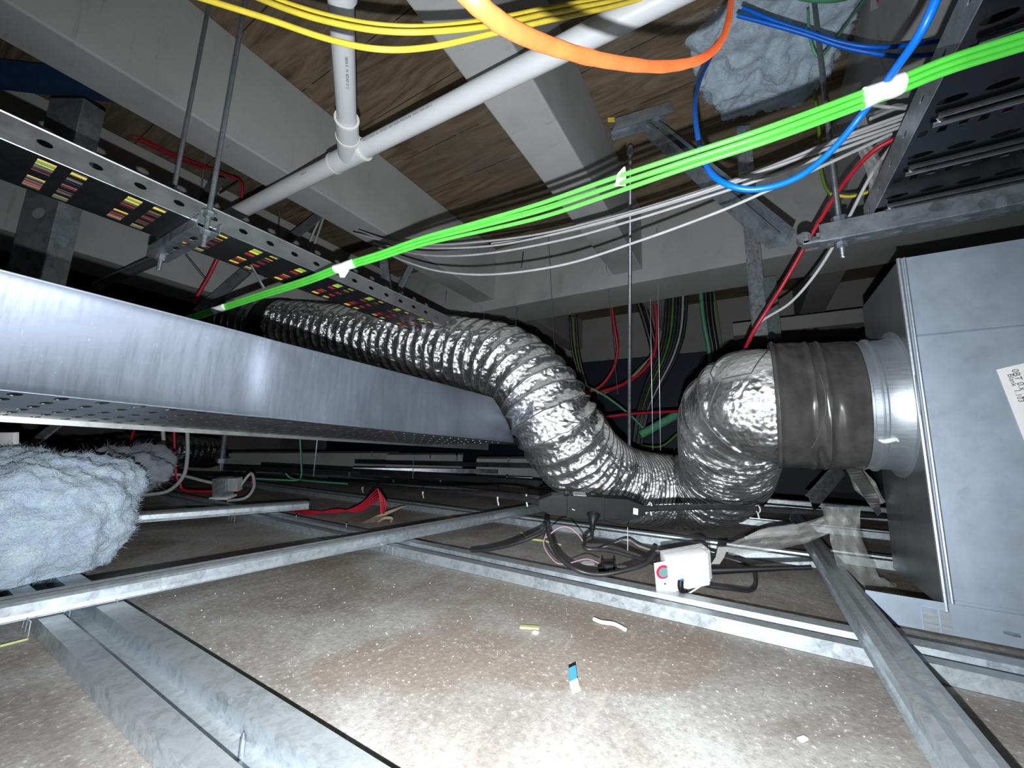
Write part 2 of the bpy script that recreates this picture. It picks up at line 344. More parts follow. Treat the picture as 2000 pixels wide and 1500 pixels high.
cross_rail((-1.86, .30, .0262), (-1.66, 1.06, .0262), 'short galvanised rail offcut ending beside the red cables')
def pair_clip(px, py, label):
    c = at_z(px, py, .018); mb = MB()
    for i, (dx, rot) in enumerate(((-.016, -.5), (0, 0), (.016, .6))):
        x = c+X*dx*1.2; mb.add([x-X*.006+Z*.012, x+X*.006+Z*.012, x+X*(.004+rot*.006)-Z*.008, x+X*rot*.012-Z*.014], [(0, 1, 2, 3)])
    mb.build('rail_clip', 'galv_spangle', label=label, cat='clip', solid=.001, group='spring clips joining rail to channel')
pair_clip(755, 1073, 'shiny spring clip where the long cross rail meets the second furring channel')
pair_clip(218, 1180, 'spring clip right of the nearest channel under the long rail')
pair_clip(50, 1222, 'curved spring clip at far left under the long rail')
pair_clip(452, 1012, 'small bright clip under the short rail offcut')
def screw(p, ax, L, label):
    r = empty('drywall_screw', p, label, 'screw', 'screws standing in the channels')
    n = 40; pts = [Vector(p)+ax*(L*i/n) for i in range(n+1)]
    MB().lathe(p, ax, [(i*L/n, (.0022+.0008*(i % 2))*(1-.9*max(0, i/n-.75)*4)) for i in range(n+1)], 10).build('shank', 'bolt', r)
for px, py, L, t in ((122, 1212, .018, 'left screw of the pair in the nearest channel under the rail'), (133, 1212, .018, 'right screw of the pair in the nearest channel under the rail'), (470, 1480, .022, 'bright screw point standing in the nearest channel at the bottom edge')):
    screw(at_z(px, py, .0046), Z, L, t)
for px, py, t in ((676, 1030, 'tiny screw beside the crossing of rail and second channel'), (578, 1013, 'tiny screw left of the tan paper scrap'), (797, 996, 'tiny screw right of the tan paper scrap'), (470, 990, 'tiny screw point near the short rail offcut')):
    screw(at_z(px, py, .0262), Z, .014, t)
# ------------------------------------------------------------------ duct box
BX0, BX1, BY0, BY1, BZ0, BZ1 = .30, 1.25, 1.10, 1.42, .045, .750
def duct_box():
    r = empty('duct_box', (BX0, BY0, .004), 'large grey sheet-metal duct box at the right edge with a white label', 'duct box')
    MB().box((BX0, BY0, BZ0), (BX1, BY0+.0015, BZ1)).build('front_panel', 'box', r, smooth=0)
    MB().box((BX0, BY0+.0015, BZ0), (BX0+.0015, BY1, BZ1-.004)).build('side_panel', 'box_side', r, smooth=0)
    MB().box((BX0+.0015, BY0+.0015, BZ1-.0015), (BX1, BY1, BZ1)).box((BX0+.0015, BY1-.0015, BZ0), (BX1, BY1, BZ1-.0015)).box((BX0+.0015, BY0+.0015, BZ0), (BX1, BY1-.0015, BZ0+.0015)).build('casing', 'box_side', r, smooth=0)
    mb = MB()
    for dx, rr in ((0, .004), (.009, .003)): mb.tube([Vector((BX0+dx, BY0-.001, BZ0)), Vector((BX0+dx, BY0-.001, BZ1))], rr, 8)
    mb.build('corner_seam', 'spigot', r)
    MB().tube([Vector((BX0+.012, BY0-.0005, .575)), Vector((BX1, BY0-.0005, .590))], .0035, 8, flat=.6).build('fold_line', 'box', r)
    MB().box((BX0+.012, BY0-.002, .062), (BX1, BY0, .066)).build('fold_line', 'box', r, smooth=0)
    # neck below the box
    MB().box((.185, BY0-.004, .004), (BX1, BY0-.0025, BZ0+.014)).build('neck_panel', 'box', r, smooth=0)
    MB().box((.185, BY0-.0025, BZ0-.004), (BX0, BY0+.05, BZ0-.003)).build('neck_ledge', 'box_side', r, smooth=0)
    MB().box((.265, BY0-.008, .006), (.285, BY0-.004, BZ0)).box((.289, BY0-.008, .006), (.303, BY0-.004, BZ0)).build('joint_strip', 'spigot', r, smooth=0)
    c = at_y(1975, 1237, BY0-.005); MB().tube([c-X*.008+Y*.001, c-Y*.006, c+X*.008-Y*.006], .003, 8).build('rivet', 'bolt', r)
    # label
    ll = MB(); q = [at_y(1946, 722, BY0-.0012), at_y(2040, 700, BY0-.0012), at_y(2060, 960, BY0-.0012), at_y(2008, 880, BY0-.0012)]
    ll.add(q, [(0, 1, 2, 3)]); lab = ll.build('paper_label', 'whitetape', r, smooth=0, solid=.0004)
    lab['label'] = 'white paper label with grey printing'
    xd = (at_y(2000, 849, BY0)-at_y(1950, 727, BY0)).normalized(); yd = -xd.cross(Y).normalized()
    if yd.x < 0: yd = -yd
    for s_, px, py, sz in (('0BT 0.x  4T50', 1975, 722, .013), ('Blank  1.103', 1967, 731, .011), ('66', 1996, 775, .012)): text(s_, sz, at_y(px, py, BY0-.0022), xd, yd, 'ink', lab)
    return r
def text(s_, size, loc, xd, yd, mat, parent, name='printing'):
    cu = bpy.data.curves.new('t', 'FONT'); cu.body = s_; cu.size = size; cu.resolution_u = 2
    o = bpy.data.objects.new('t', cu); COL.objects.link(o)
    me = bpy.data.meshes.new_from_object(o.evaluated_get(bpy.context.evaluated_depsgraph_get()))
    mb = MB().add([loc+xd*v.co.x+yd*v.co.y for v in me.vertices], [tuple(p.vertices) for p in me.polygons])
    bpy.data.objects.remove(o); bpy.data.curves.remove(cu); bpy.data.meshes.remove(me)
    return mb.build(name, mat, parent, smooth=0)
box = duct_box()
# spigot, a part of the box
SC = Vector((BX0, 1.262, .452)); RS = .155
sp = MB().lathe(SC, -X, [(0, .172), (.001, .172), (.002, RS+.004), (.012, RS+.002), (.016, RS), (.040, RS), (.044, RS+.005), (.048, RS+.005), (.052, RS), (.062, RS), (.065, RS+.003), (.069, RS+.003), (.072, RS), (.15, RS-.001)], 96).build('spigot', 'spigot', box)
sp['label'] = 'bright round zinc collar on the side of the box'
c = at_x(1730, 862, .225); rr_ = ray(1728, 862); tt_ = .5
while ((EYE+rr_*tt_-SC).yz.length > RS+.001) and tt_ < 1.4: tt_ += .0005
c = EYE+rr_*(tt_-.004)
MB().tube(catmull([c-X*.010+Z*.003, c+X*.0, c+X*.016+Z*.004, c+X*.022]), lambda t: .0065*math.sin(math.pi*(.1+.8*t)), 8, flat=.8).build('sealant_blob', 'plaster', sp)
# ------------------------------------------------------------------ flexible foil duct
DR = .150
def flex(path, R, pitch, label, mat='foil', crump=.0075, seed=3, step=.005, nt=96, wires=True, name='flexible_duct', group=None):
    root = empty(name, path[0], label, 'flexible duct', group)
    P = resample(path, step); fr = transport(P); n = len(P); ph = 0; phase = []
    for i in range(n): phase.append(ph); ph += step/pitch(i/(n-1))
    V = []
    for i, p in enumerate(P):
        pi_ = pitch(i/(n-1)); sag = min(.0090, pi_*.27)
        for j in range(nt):
            th = 2*math.pi*j/nt; u = (phase[i]-th/(2*math.pi)) % 1.0; cr = abs(u-.5)*2
            rad = fr[i][0]*math.cos(th)+fr[i][1]*math.sin(th)
            q = p+rad*R; w_ = Vector((noise.noise(q*18), noise.noise(q*18+Vector((9, 0, 0))), noise.noise(q*18+Vector((0, 9, 0)))))*.9; a = abs(noise.noise(q*30+w_+Vector((seed, 0, 0)))); b_ = abs(noise.noise(q*75+w_*2))*.5
            mask = (1-cr**5)*(1 if i < n*.70 else .55)
            V.append(p+rad*(R-sag*(1-cr**2.0)-min(crump, pi_*.30)*mask*(a+b_)*1.7))
    Fc = []
    for i in range(n-1):
        for j in range(nt):
            k = (j+1) % nt; Fc.append((i*nt+j, i*nt+k, (i+1)*nt+k, (i+1)*nt+j))
    mb = MB().add(V, Fc); mb.build('foil_sleeve', mat, root, smooth=60)
    if wires:
        pts = []; total = phase[-1]; i = 0; steps = int(total*40)
        for s_ in range(steps):
            tt = s_/40.0                        # turns
            # the crest is where phase - theta/2pi is a whole number
            while i < n-2 and phase[i+1] < tt: i += 1
            f = (tt-phase[i])/(phase[i+1]-phase[i]); th = 2*math.pi*(tt % 1.0)
            p = P[i].lerp(P[i+1], f); rad = fr[i][0]*math.cos(th)+fr[i][1]*math.sin(th); pts.append(p+rad*(R+.0006))
        MB().tube(pts, .0015, 5).build('spiral_wire', 'wire', root)
    return root
duct_px = [(900, 690, 1.62), (985, 712, 1.48), (1045, 765, 1.38), (1090, 835, 1.33), (1145, 905, 1.42), (1215, 945, 1.56), (1300, 958, 1.64), (1372, 957, 1.56), (1412, 930, 1.42), (1424, 868, 1.24), (1465, 805, 1.08)]
left_px = [(470, 634, 2.30), (560, 640, 2.16), (680, 655, 1.96), (800, 672, 1.78)]
dp = [at_d(*q) for q in left_px+duct_px]
dp = dp[:-1]+[at_d(1440, 812, 1.10), at_d(1478, 788, 1.04), Vector((.045, 1.195, .450)), Vector((.115, 1.235, .452)), Vector((.21, 1.262, .452))]
def dpitch(t):
    if t < .48: return .056
    if t < .62: return .056-(t-.48)/.14*.032
    if t < .74: return .024
    return .024+(t-.74)/.26*.012
path = catmull(dp, 24)
flex(path, DR, dpitch, 'large crinkled silver foil duct snaking down from the upper left to the duct box')
# grey tape sleeve holding duct to spigot
tp = MB(); V = []; n, nt = 46, 120
for i in range(n):
    s_ = i/(n-1); xx = .232-.175*s_
    for j in range(nt):
        th = 2*math.pi*j/nt; cy, cz = math.cos(th), math.sin(th)
        y_c = 1.262-.055*s_**1.3; rr = .1585+.002*noise.noise(Vector((xx*60, cy*3, cz*3)))
        # rumpled folds low on the camera side, and three raised seams
        fold = math.exp(-((th-math.radians(226))/.55)**2)
        wd_ = math.exp(-((s_-.36-.10*math.sin(th*2.0))/.20)**2)
        rr += fold*wd_*(.0085*math.sin(26*s_+5*cy+1.5*noise.noise(Vector((s_*3, cy*3, cz*3)))))
        rr += .0050*max(0, 1-abs(s_-.42)/.03)+.0045*max(0, 1-abs(s_-.56)/.03)+.006*max(0, 1-abs(s_-.96)/.04)
        V.append(Vector((xx, y_c+cy*rr, .452+cz*rr)))
tp.add(V, [(i*nt+j, i*nt+(j+1) % nt, (i+1)*nt+(j+1) % nt, (i+1)*nt+j) for i in range(n-1) for j in range(nt)])
tp.build('duct_tape_sleeve', 'tape', label='wide wrinkled grey duct-tape sleeve joining foil duct to zinc collar', cat='tape', smooth=50, solid=.0006)
tail = catmull([at_d(1650, 905, 1.02), at_d(1672, 925, 1.0), at_d(1698, 965, .99), at_d(1718, 1005, .98)], 8)
MB().ribbon(tail, [X*(.005+.009*math.sin(math.pi*i/(len(tail)-1)))+Z*.004+Y*.006*math.sin(i*.6) for i in range(len(tail))]).build('tape_tail', 'tape', label='shiny loose tail of tape hanging below the taped joint', cat='tape', solid=.0006)
# black collar at the far end of the foil duct and the dark rigid pipe behind it
e0, e1 = at_d(560, 640, 2.16), at_d(470, 634, 2.30); dd = (e1-e0).normalized()
rp = empty('duct_connector', e0, 'dark round rigid duct with black collar at the upper left end of the foil duct', 'duct')
MB().lathe(e0-dd*.01, dd, [(0, DR+.006), (.05, DR+.008), (.055, DR+.003), (.12, DR+.003), (.125, DR)], 48).build('collar', 'black', rp)
MB().lathe(e0+dd*.10, dd, [(0, DR-.006), (.10, DR-.006), (.101, DR-.003), (.106, DR-.003), (.107, DR-.006), (.9, DR-.006)], 48).build('rigid_pipe', 'rod', rp)
MB().lathe(e0+dd*.16, dd, [(0, DR+.001), (.004, DR+.001)], 48).build('strap', 'black', rp)
# ------------------------------------------------------------------ aluminium trunking (left)
tr = empty('cable_trunking', (-.93, .3, .336), 'wide bright aluminium cable trunking side running from the left edge to the foil duct', 'cable trunking')
ya, yb = -.45, 1.18
def q3(y): t = (y-.06)/(1.0-.06); return .497-.016*t, .365-.024*t
n = 150; V = []; Fc = []
for i in range(n+1):
    y = ya+(yb-ya)*i/n; zt, zb = q3(y); b_ = .0010*math.sin(y*23)+.0010*math.sin(y*9+1)+.0052*math.tanh((y-.335)/.017)+.0062*math.tanh((y-.80)/.03)+.0012*math.tanh((y-.72)/.012)  # tanh dents shaped to give the panel upright highlight streaks
    for k in range(13):
        f_ = [0, .012, .08, .18, .28, .4, .5, .6, .72, .82, .92, .988, 1][k]
        V.append(Vector((-.70+b_*math.sin(math.pi*f_)**.6 if 0 < f_ < 1 else -.70, y-(.15*f_)*max(0, (i-120)/30), zb+(zt-zb)*f_)))
Fc = [(i*13+k, (i+1)*13+k, (i+1)*13+k+1, i*13+k+1) for i in range(n) for k in range(12)]
MB().add(V, Fc).build('side_panel', 'silver', tr, smooth=60, solid=.0015, shift=-1)
o = Vector((-.702, ya, .364)); g = MB()
z0, z1 = q3(ya)[1], q3(yb)[1]; v3 = (Vector((0, yb-ya, z1-z0))); u3 = Vector((-.45, 0, -.016))
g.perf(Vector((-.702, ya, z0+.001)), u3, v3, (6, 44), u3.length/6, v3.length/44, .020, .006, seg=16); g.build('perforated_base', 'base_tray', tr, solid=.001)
far = MB()
far.extr([(0, -.014), (0, .10), (.012, .10)], Vector((-1.152, ya, z0-.015)), Vector((-1.152, yb+.5, z1-.018)), X, Z).build('far_side', 'tray', tr, solid=.0015)
MB().extr([(0, 0), (-.014, 0)], Vector((-.702, ya, q3(ya)[0])), Vector((-.702, yb-.15, q3(yb)[0])), X, Z).build('top_lip', 'silver', tr, solid=.0015)
# second, lower tray passing far under it
t2 = empty('cable_tray', (-1.9, 1.2, .33), 'dark perforated tray low behind the aluminium trunking with bright slot edges', 'cable tray')
g = MB(); g.perf(Vector((-1.45, .3, .348)), -X, Y, (5, 40), .06, .06, .018, .010, seg=16); g.build('tray_floor', 'dark_tray', t2, solid=.001)
MB().extr([(0, 0), (0, .05)], Vector((-1.45, .3, .348)), Vector((-1.45, 2.7, .342)), X, Z).build('side_rail', 'tray', t2, solid=.0015)
MB().extr([(0, 0), (0, .05)], Vector((-1.75, .3, .348)), Vector((-1.75, 2.7, .342)), X, Z).build('side_rail', 'tray', t2, solid=.0015)
# ------------------------------------------------------------------ upper left perforated tray
def upper_tray():
    t = empty('cable_tray', (-1.08, .6, .78), 'galvanised perforated cable tray at upper left hung from two rods', 'cable tray')
    xo, xi, zb, zt, ys, ye = -1.0, -1.165, .783, .829, -.5, 1.75
    P_ = .0617; nn = int((ye-ys)/P_)
    MB().perf(Vector((xo, ys, zb)), Y, Z, (nn, 1), P_, zt-zb, .0095, .0055, seg=16).build('side_wall', 'tray', t, solid=.0015)
    MB().perf(Vector((xi, ys, zb)), Y, Z, (nn, 1), P_, zt-zb, .0095, .0055, seg=16).build('side_wall', 'tray', t, solid=.0015)
    MB().tube([Vector((xo+.001, ys, zb)), Vector((xo+.001, ye, zb))], .0016, 8).build('bright_edge', 'bolt', t)
    b_ = MB(); rows = int((ye-ys)/.115)
    for i in range(rows):
        y = ys+i*.115
        b_.perf(Vector((xo, y, zb)), -X, Y, (2, 1), .0825, .040, .028, .011, sq=True)
        b_.perf(Vector((xo, y+.04, zb)), -X, Y, (5, 1), .033, .036, .0105, .010, sq=True)
        b_.add([Vector((xo, y+.076, zb)), Vector((xi, y+.076, zb)), Vector((xi, y+.115, zb)), Vector((xo, y+.115, zb))], [(0, 1, 2, 3)])
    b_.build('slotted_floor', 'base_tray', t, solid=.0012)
    MB().tube([Vector((xo, ys, zt)), Vector((xo, ye, zt))], .0022, 6).tube([Vector((xi, ys, zt)), Vector((xi, ye, zt))], .0022, 6).build('rolled_rim', 'tray', t)
    cs = ['red', 'black_cable', 'yellow', 'green', 'yellow', 'black_cable', 'black_cable', 'red', 'black_cable', 'red', 'black_cable', 'yellow', 'black_cable', 'red', 'black_cable', 'red', 'yellow']
    for k, m in enumerate(cs):
        x = xo-.012-k*.0088; pts = [Vector((x+.002*math.sin(3*yy+k), yy, .7895+.0015*math.sin(5*yy+k*2))) for yy in [ys+.05+(ye-ys-.1)*i/14 for i in range(15)]]
        nm = {'red': 'red', 'yellow': 'yellow', 'green': 'green', 'black_cable': 'black'}[m]
        MB().tube(catmull(pts, 3), .0036, 6).build('tray_cable', m, label='%s cable lying in the upper left perforated tray' % nm, cat='cable', group='%s cables lying in the upper left tray' % nm)
upper_tray()
def threaded_rod(p0, p1, r, label, group='hanger rods', nuts=(), name='threaded_rod', mat='rod'):
    p0, p1 = Vector(p0), Vector(p1); d = p1-p0; L = d.length
    ro = empty(name, p0 if p0.z < p1.z else p1, label, 'rod', group)
    n = max(4, int(L/.0016)); n = min(n, 700)
    MB().lathe(p0, d, [(L*i/n, r*(1 if i % 2 else .90)) for i in range(n+1)], 10).build('rod_shank', mat, ro, smooth=0)
    for t in nuts:
        c = p0+d*(t/L if t > 1e-9 else 0)
        MB().lathe(c, d, [(0, 0.001), (0, r*1.95), (r*1.8, r*1.95), (r*1.8, .001)], 6).build('nut', 'bolt', ro, smooth=0)
        MB().lathe(c-d.normalized()*-r*1.85, d, [(0, .001), (0, r*2.7), (.0015, r*2.7), (.0015, .001)], 20).build('washer', 'bolt', ro, smooth=0)
    return ro
# bracket strut under the upper left tray, with its two rods
br = MB(); yb_ = .315
pr = [(-.004, .012), (-.013, .012), (-.0205, .012), (-.0205, -.012), (.0205, -.012), (.0205, .012), (.013, .012), (.004, .012)]
base = Vector((-.96, yb_, .7685)); e = Vector((-1.24, yb_, .7685))
st = empty('slotted_strut', (-1.1, yb_, .756), 'short slotted strut bolted under the upper left tray', 'bracket')
g = MB(); g.perf(Vector((-.96, yb_-.0205, .7565)), -X, Y, (6, 1), .0467, .041, .014, .0065, seg=16); g.build('slotted_web', 'galv_strut', st, solid=.002)
for s_ in (-1, 1): MB().box((-1.24, yb_+s_*.0205-.001, .7575), (-.96, yb_+s_*.0205+.001, .7805)).build('strut_side', 'galv_strut', st, smooth=0)
threaded_rod((-.972, yb_, .722), (-.972, yb_, 1.69), .0052, 'nearer hanger rod in front of the upper left tray', nuts=(.024, .068), group=None)
threaded_rod((-1.215, yb_, .722), (-1.215, yb_, 1.69), .0052, 'farther hanger rod behind the upper left tray', nuts=(.024, .068), group=None)
# ------------------------------------------------------------------ upper right ribbed tray
def right_tray():
    t = empty('ribbed_cable_tray', (.5, .6, .85), 'dark ribbed cable tray overhead at the upper right', 'cable tray')
    x0, x1, zb = .262, .86, .85
    g = MB(); y = -.62
    centers = []
    while y < 1.10:
        centers.append(y)
        g.add([Vector((x0, y-.02, zb)), Vector((x1, y-.02, zb)), Vector((x1, y+.022, zb)), Vector((x0, y+.022, zb))], [(0, 1, 2, 3)])
        g.perf(Vector((x0, y+.022, zb)), X, Y, (26, 1), (x1-x0)/26, .026, .0055, .0065, sq=True)
        g.add([Vector((x0, y+.048, zb)), Vector((x1, y+.048, zb)), Vector((x1, y+.083, zb)), Vector((x0, y+.083, zb))], [(0, 1, 2, 3)])
        g.perf(Vector((x0, y+.083, zb)), X, Y, (12, 1), (x1-x0)/12, .025, .017, .007, seg=16)
        y += .128
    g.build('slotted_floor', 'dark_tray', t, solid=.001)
    rb = MB()
    for y in centers:
        for dy in (-.009, .011):
            P_ = catmull([Vector((x0+.02, y+dy*.1, zb+.002)), Vector((x0+.03, y+dy, zb-.004)), Vector((x0+.06, y+dy, zb-.005)), Vector((x1-.05, y+dy, zb-.005)), Vector((x1-.02, y, zb+.002))], 6)
            rb.tube(P_, .0042, 8)
    rb.build('pressed_ribs', 'rib_metal', t)
    MB().perf(Vector((x0, -.62, zb)), Y, Z, (22, 1), .0795, .052, .010, .0035, seg=16).build('side_wall', 'galv_strut', t, solid=.0015)
    MB().extr([(0, 0), (0, .052)], Vector((x1, -.62, zb)), Vector((x1, 1.13, zb)), X, Z).build('side_wall', 'galv_strut', t, solid=.0015)
    return t
right_tray()
sy = 1.075
st = empty('slotted_strut', (.45, sy, .80), 'long slotted strut carrying the ribbed tray above the duct box', 'bracket')
MB().perf(Vector((.165, sy-.0205, .803)), X, Y, (14, 1), .05, .041, .016, .0065, seg=16).build('slotted_web', 'galv_strut', st, solid=.002)
MB().box((.165, sy-.0215, .804), (.865, sy-.0195, .8445)).build('strut_side', 'galv_strut', st, smooth=0)
MB().box((.165, sy+.0195, .804), (.865, sy+.0215, .8445)).build('strut_side', 'galv_strut', st, smooth=0)
threaded_rod((.205, sy, .765), (.205, sy, 1.69), .0055, 'steel hanger rod through the end of the strut beside the ribbed tray', nuts=(.022, .085), group=None)
c = Vector((.150, sy, .812))
cl = empty('strut_clamp', c, 'small rounded clamp on the left end of the tray strut', 'clamp')
MB().lathe(c-Y*.014+Z*.012-X*.012, Y, [(0, .002), (0, .014), (.02, .014), (.02, .002)], 18).build('clamp_head', 'galv_strut', cl)
MB().obox(c+X*.008, X, Y, Z, .024, .014, .005, .002).build('clamp_tongue', 'galv_strut', cl)
# brace bracket at the soffit
rb0 = at_d(1230, 292, 1.50)
c = at_d(1252, 232, 1.55); ax = (at_d(1310, 214, 1.55)-at_d(1195, 250, 1.55)).normalized()
bk = empty('seismic_brace', c, 'grey angled steel brace fixed to the plywood with a base shoe', 'brace')
up2 = ax.cross(FWD).normalized()
g = MB(); g.obox(c, ax, FWD, up2, .115, .035, .004, .002); g.obox(c-FWD*.035-Z*.012, ax, FWD, up2, .115, .003, .022, .002); g.obox(c+FWD*.035-Z*.012, ax, FWD, up2, .115, .003, .022, .002); g.build('base_shoe', 'galv_strut', bk)
p0, p1 = at_d(1275, 245, 1.50), at_d(1530, 462, .98); d = (p1-p0).normalized(); s_ = d.cross(FWD).normalized(); f2 = s_.cross(d)
g = MB(); wd = .026
g.extr([(-wd*.45, -.010), (-wd, -.010), (-wd, .03), (wd, .03), (wd, -.010), (wd*.45, -.010)], p0, p1, s_, f2*(1 if f2.dot(FWD) > 0 else -1)); g.build('strut_arm', 'galv_strut', bk, solid=.003, smooth=0)
MB().lathe(p0-FWD*.04, FWD, [(0, .001), (0, .012), (.012, .012)], 6).build('bolt', 'bolt', bk, smooth=0)
threaded_rod(at_d(1229, 880, 1.50), at_d(1231, 285, 1.50), .0068, 'long vertical hanger rod dropping behind the foil duct, centre right', nuts=(), group=None)
c = at_d(1231, 290, 1.50); MB().lathe(c-Z*.03, Z, [(0, .001), (0, .011), (.02, .012), (.035, .009), (.035, .001)], 12).build('rod_coupling', 'rod', label='small round coupling at the top of the long hanger rod', cat='coupling')
# galvanised hanger straps
def strap(pts, wpx, label, mat='galv_spangle', lip=True, name='hanger_strap'):
    P0, P1 = [at_d(*q) for q in pts]; d = (P1-P0).normalized(); s_ = d.cross(FWD).normalized(); wd = wpx*pts[0][2]/F/2
    g = MB().extr([(-wd, .012), (-wd, 0), (wd, 0), (wd, .018)] if lip else [(-wd, 0), (wd, 0)], P0, P1, s_, FWD); return g.build(name, mat, label=label, cat='steel strap', solid=.002, smooth=0)
strap([(1452, 245, 1.50), (1487, 655, 1.50)], 26, 'upright galvanised angle hanger dropping beside the curled top of the foil duct')
strap([(1503, 540, 1.95), (1514, 660, 1.95)], 24, 'dimmer galvanised angle just right of the upright hanger', 'galv')
strap([(1585, 985, 1.45), (1645, 915, 1.62)], 30, 'slanting galvanised strap below the taped duct joint')
strap([(60, 868, 1.5), (118, 822, 1.6)], 22, 'slanting galvanised strap under the trunking at far left')
strap([(560, 470, 2.0), (622, 420, 2.1)], 16, 'dark slanting brace behind the tray right of the plastic pipe', 'galv_strut')
strap([(385, 610, 1.9), (480, 528, 2.0)], 20, 'slanting grey brace above the left end of the green cables', 'galv_strut')
strap([(748, 500, 2.3), (756, 572, 2.3)], 16, 'upright dark angle behind the tray under the green cables', 'galv_strut')
strap([(775, 575, 2.4), (805, 515, 2.4)], 11, 'slanting dark angle beside the upright one behind the tray', 'galv_strut')
strap([(395, 400, 1.7), (425, 345, 1.75)], 22, 'dark short angle behind the two hanger rods', 'galv_strut')
# wires and thin rods
def wire(a, b, r, label, mat='rod', group='thin hanger wires', name='hanger_wire', cat='wire', k=None):
    if k is None:
        top, bot = (a, b) if a[1] < b[1] else (b, a); T = at_z(top[0], top[1], ZC)
        if T.y > 2.095: T = at_y(top[0], top[1], 2.094)
        if abs(top[0]-bot[0]) < 26 and top[1] < 620 and 'beam' not in label and 'stub' not in label:
            d_ = (T-EYE).dot(FWD); pts = [T, at_d(bot[0], bot[1], d_)]; r = r*d_/top[2]
        else: pts = [at_d(*a), at_d(*b)]
    else: pts = px_path([a]+k+[b], 8)
    return MB().tube(pts, r, 6).build(name, mat, label=label, cat=cat, group=group)
for i, (a, b, r, t) in enumerate((
 ((546, 410, 1.9), (543, 458, 1.9), .004, 'thin rod just right of the plastic pipe end'), ((955, 487, 2.0), (944, 630, 2.0), .004, 'thin rod over the middle of the foil duct'),
 ((873, 566, 2.0), (868, 622, 2.0), .004, 'short thin rod left of the one over the foil duct'), ((1022, 492, 1.95), (1006, 642, 1.95), .0045, 'thin rod meeting the top of the foil bend'),
 ((1069, 425, 1.9), (1084, 690, 1.7), .0018, 'fine wire just right of the foil bend'), ((1183, 180, 1.7), (1178, 335, 1.7), .0018, 'fine wire hanging along the second concrete beam'),
 ((1184, 520, 2.0), (1207, 770, 2.0), .0016, 'fine wire between foil bend and long hanger rod'), ((1283, 445, 2.0), (1290, 880, 2.0), .0018, 'fine wire just right of the long hanger rod'),
 ((1270, 580, 2.2), (1275, 880, 2.2), .0014, 'faintest fine wire right of the long hanger rod'), ((833, 550, 2.3), (836, 610, 2.3), .0014, 'faint fine wire under the sagging grey cables'),
 ((403, 298, 1.6), (388, 400, 1.5), .003, 'thin rod between the two hanger rods'), ((333, 510, 1.5), (320, 600, 1.5), .004, 'thin dark rod below the strut of the left tray'),
 ((362, 498, 1.7), (400, 545, 1.7), .002, 'slanting stay wire below the left tray'), ((745, 565, 1.8), (765, 500, 1.8), .003, 'slanting thin rod right of the middle white tape'),
 ((620, 855, 2.2), (612, 930, 2.2), .003, 'bright fine wire below the trunking'), ((808, 888, 2.4), (806, 935, 2.4), .002, 'fine wire below the right half of the trunking'),
 ((1185, 240, 1.55), (1194, 296, 1.55), .0022, 'bright wire end beside the brace shoe'), ((490, 518, 1.0), (516, 564, 1.0), .0035, 'bright rod stub under the upper left tray'))):
    wire(a, b, r, t, mat='bolt' if 'bright' in t else 'rod')
# ------------------------------------------------------------------ left column and blue beam
cB, cT = at_d(40, 620, 1.12), at_d(120, 185, 1.12)
cx, cy = (cB.x+cT.x)/2, (cB.y+cT.y)/2; s_ = RIGHT
g = MB(); o_ = Vector((cx, cy, .36))-s_*.05
g.perf(o_+Z*.50, s_, Z, (1, 1), .10, .16, .019, .019, seg=24)
for za, zb_ in ((0, .50), (.66, .96)): g.add([o_+Z*za, o_+s_*.10+Z*za, o_+s_*.10+Z*zb_, o_+Z*zb_], [(0, 1, 2, 3)])
cp = empty('steel_column', (cx, cy, .36), 'galvanised steel post with round holes behind the tray at far left', 'steel post')
g.build('web', 'galv_strut', cp, solid=.003)
for k in (-.05, .05): MB().extr([(0, 0), (0, .06)], Vector((cx, cy, .36))+s_*k, Vector((cx, cy, 1.32))+s_*k, Z.cross(FWD), FWD).build('flange', 'galv_strut', cp, solid=.003)
p0, p1 = at_d(-120, 122, 1.35), at_d(215, 160, 1.35); d = (p1-p0).normalized(); s2 = d.cross(FWD).normalized()
MB().extr([(-.038, .05), (-.038, 0), (.034, 0), (.034, .05)], p0, p1, s2, FWD).build('blue_beam', 'bluesteel', label='dark blue painted steel beam in the top left corner', cat='steel beam', solid=.003, smooth=0)
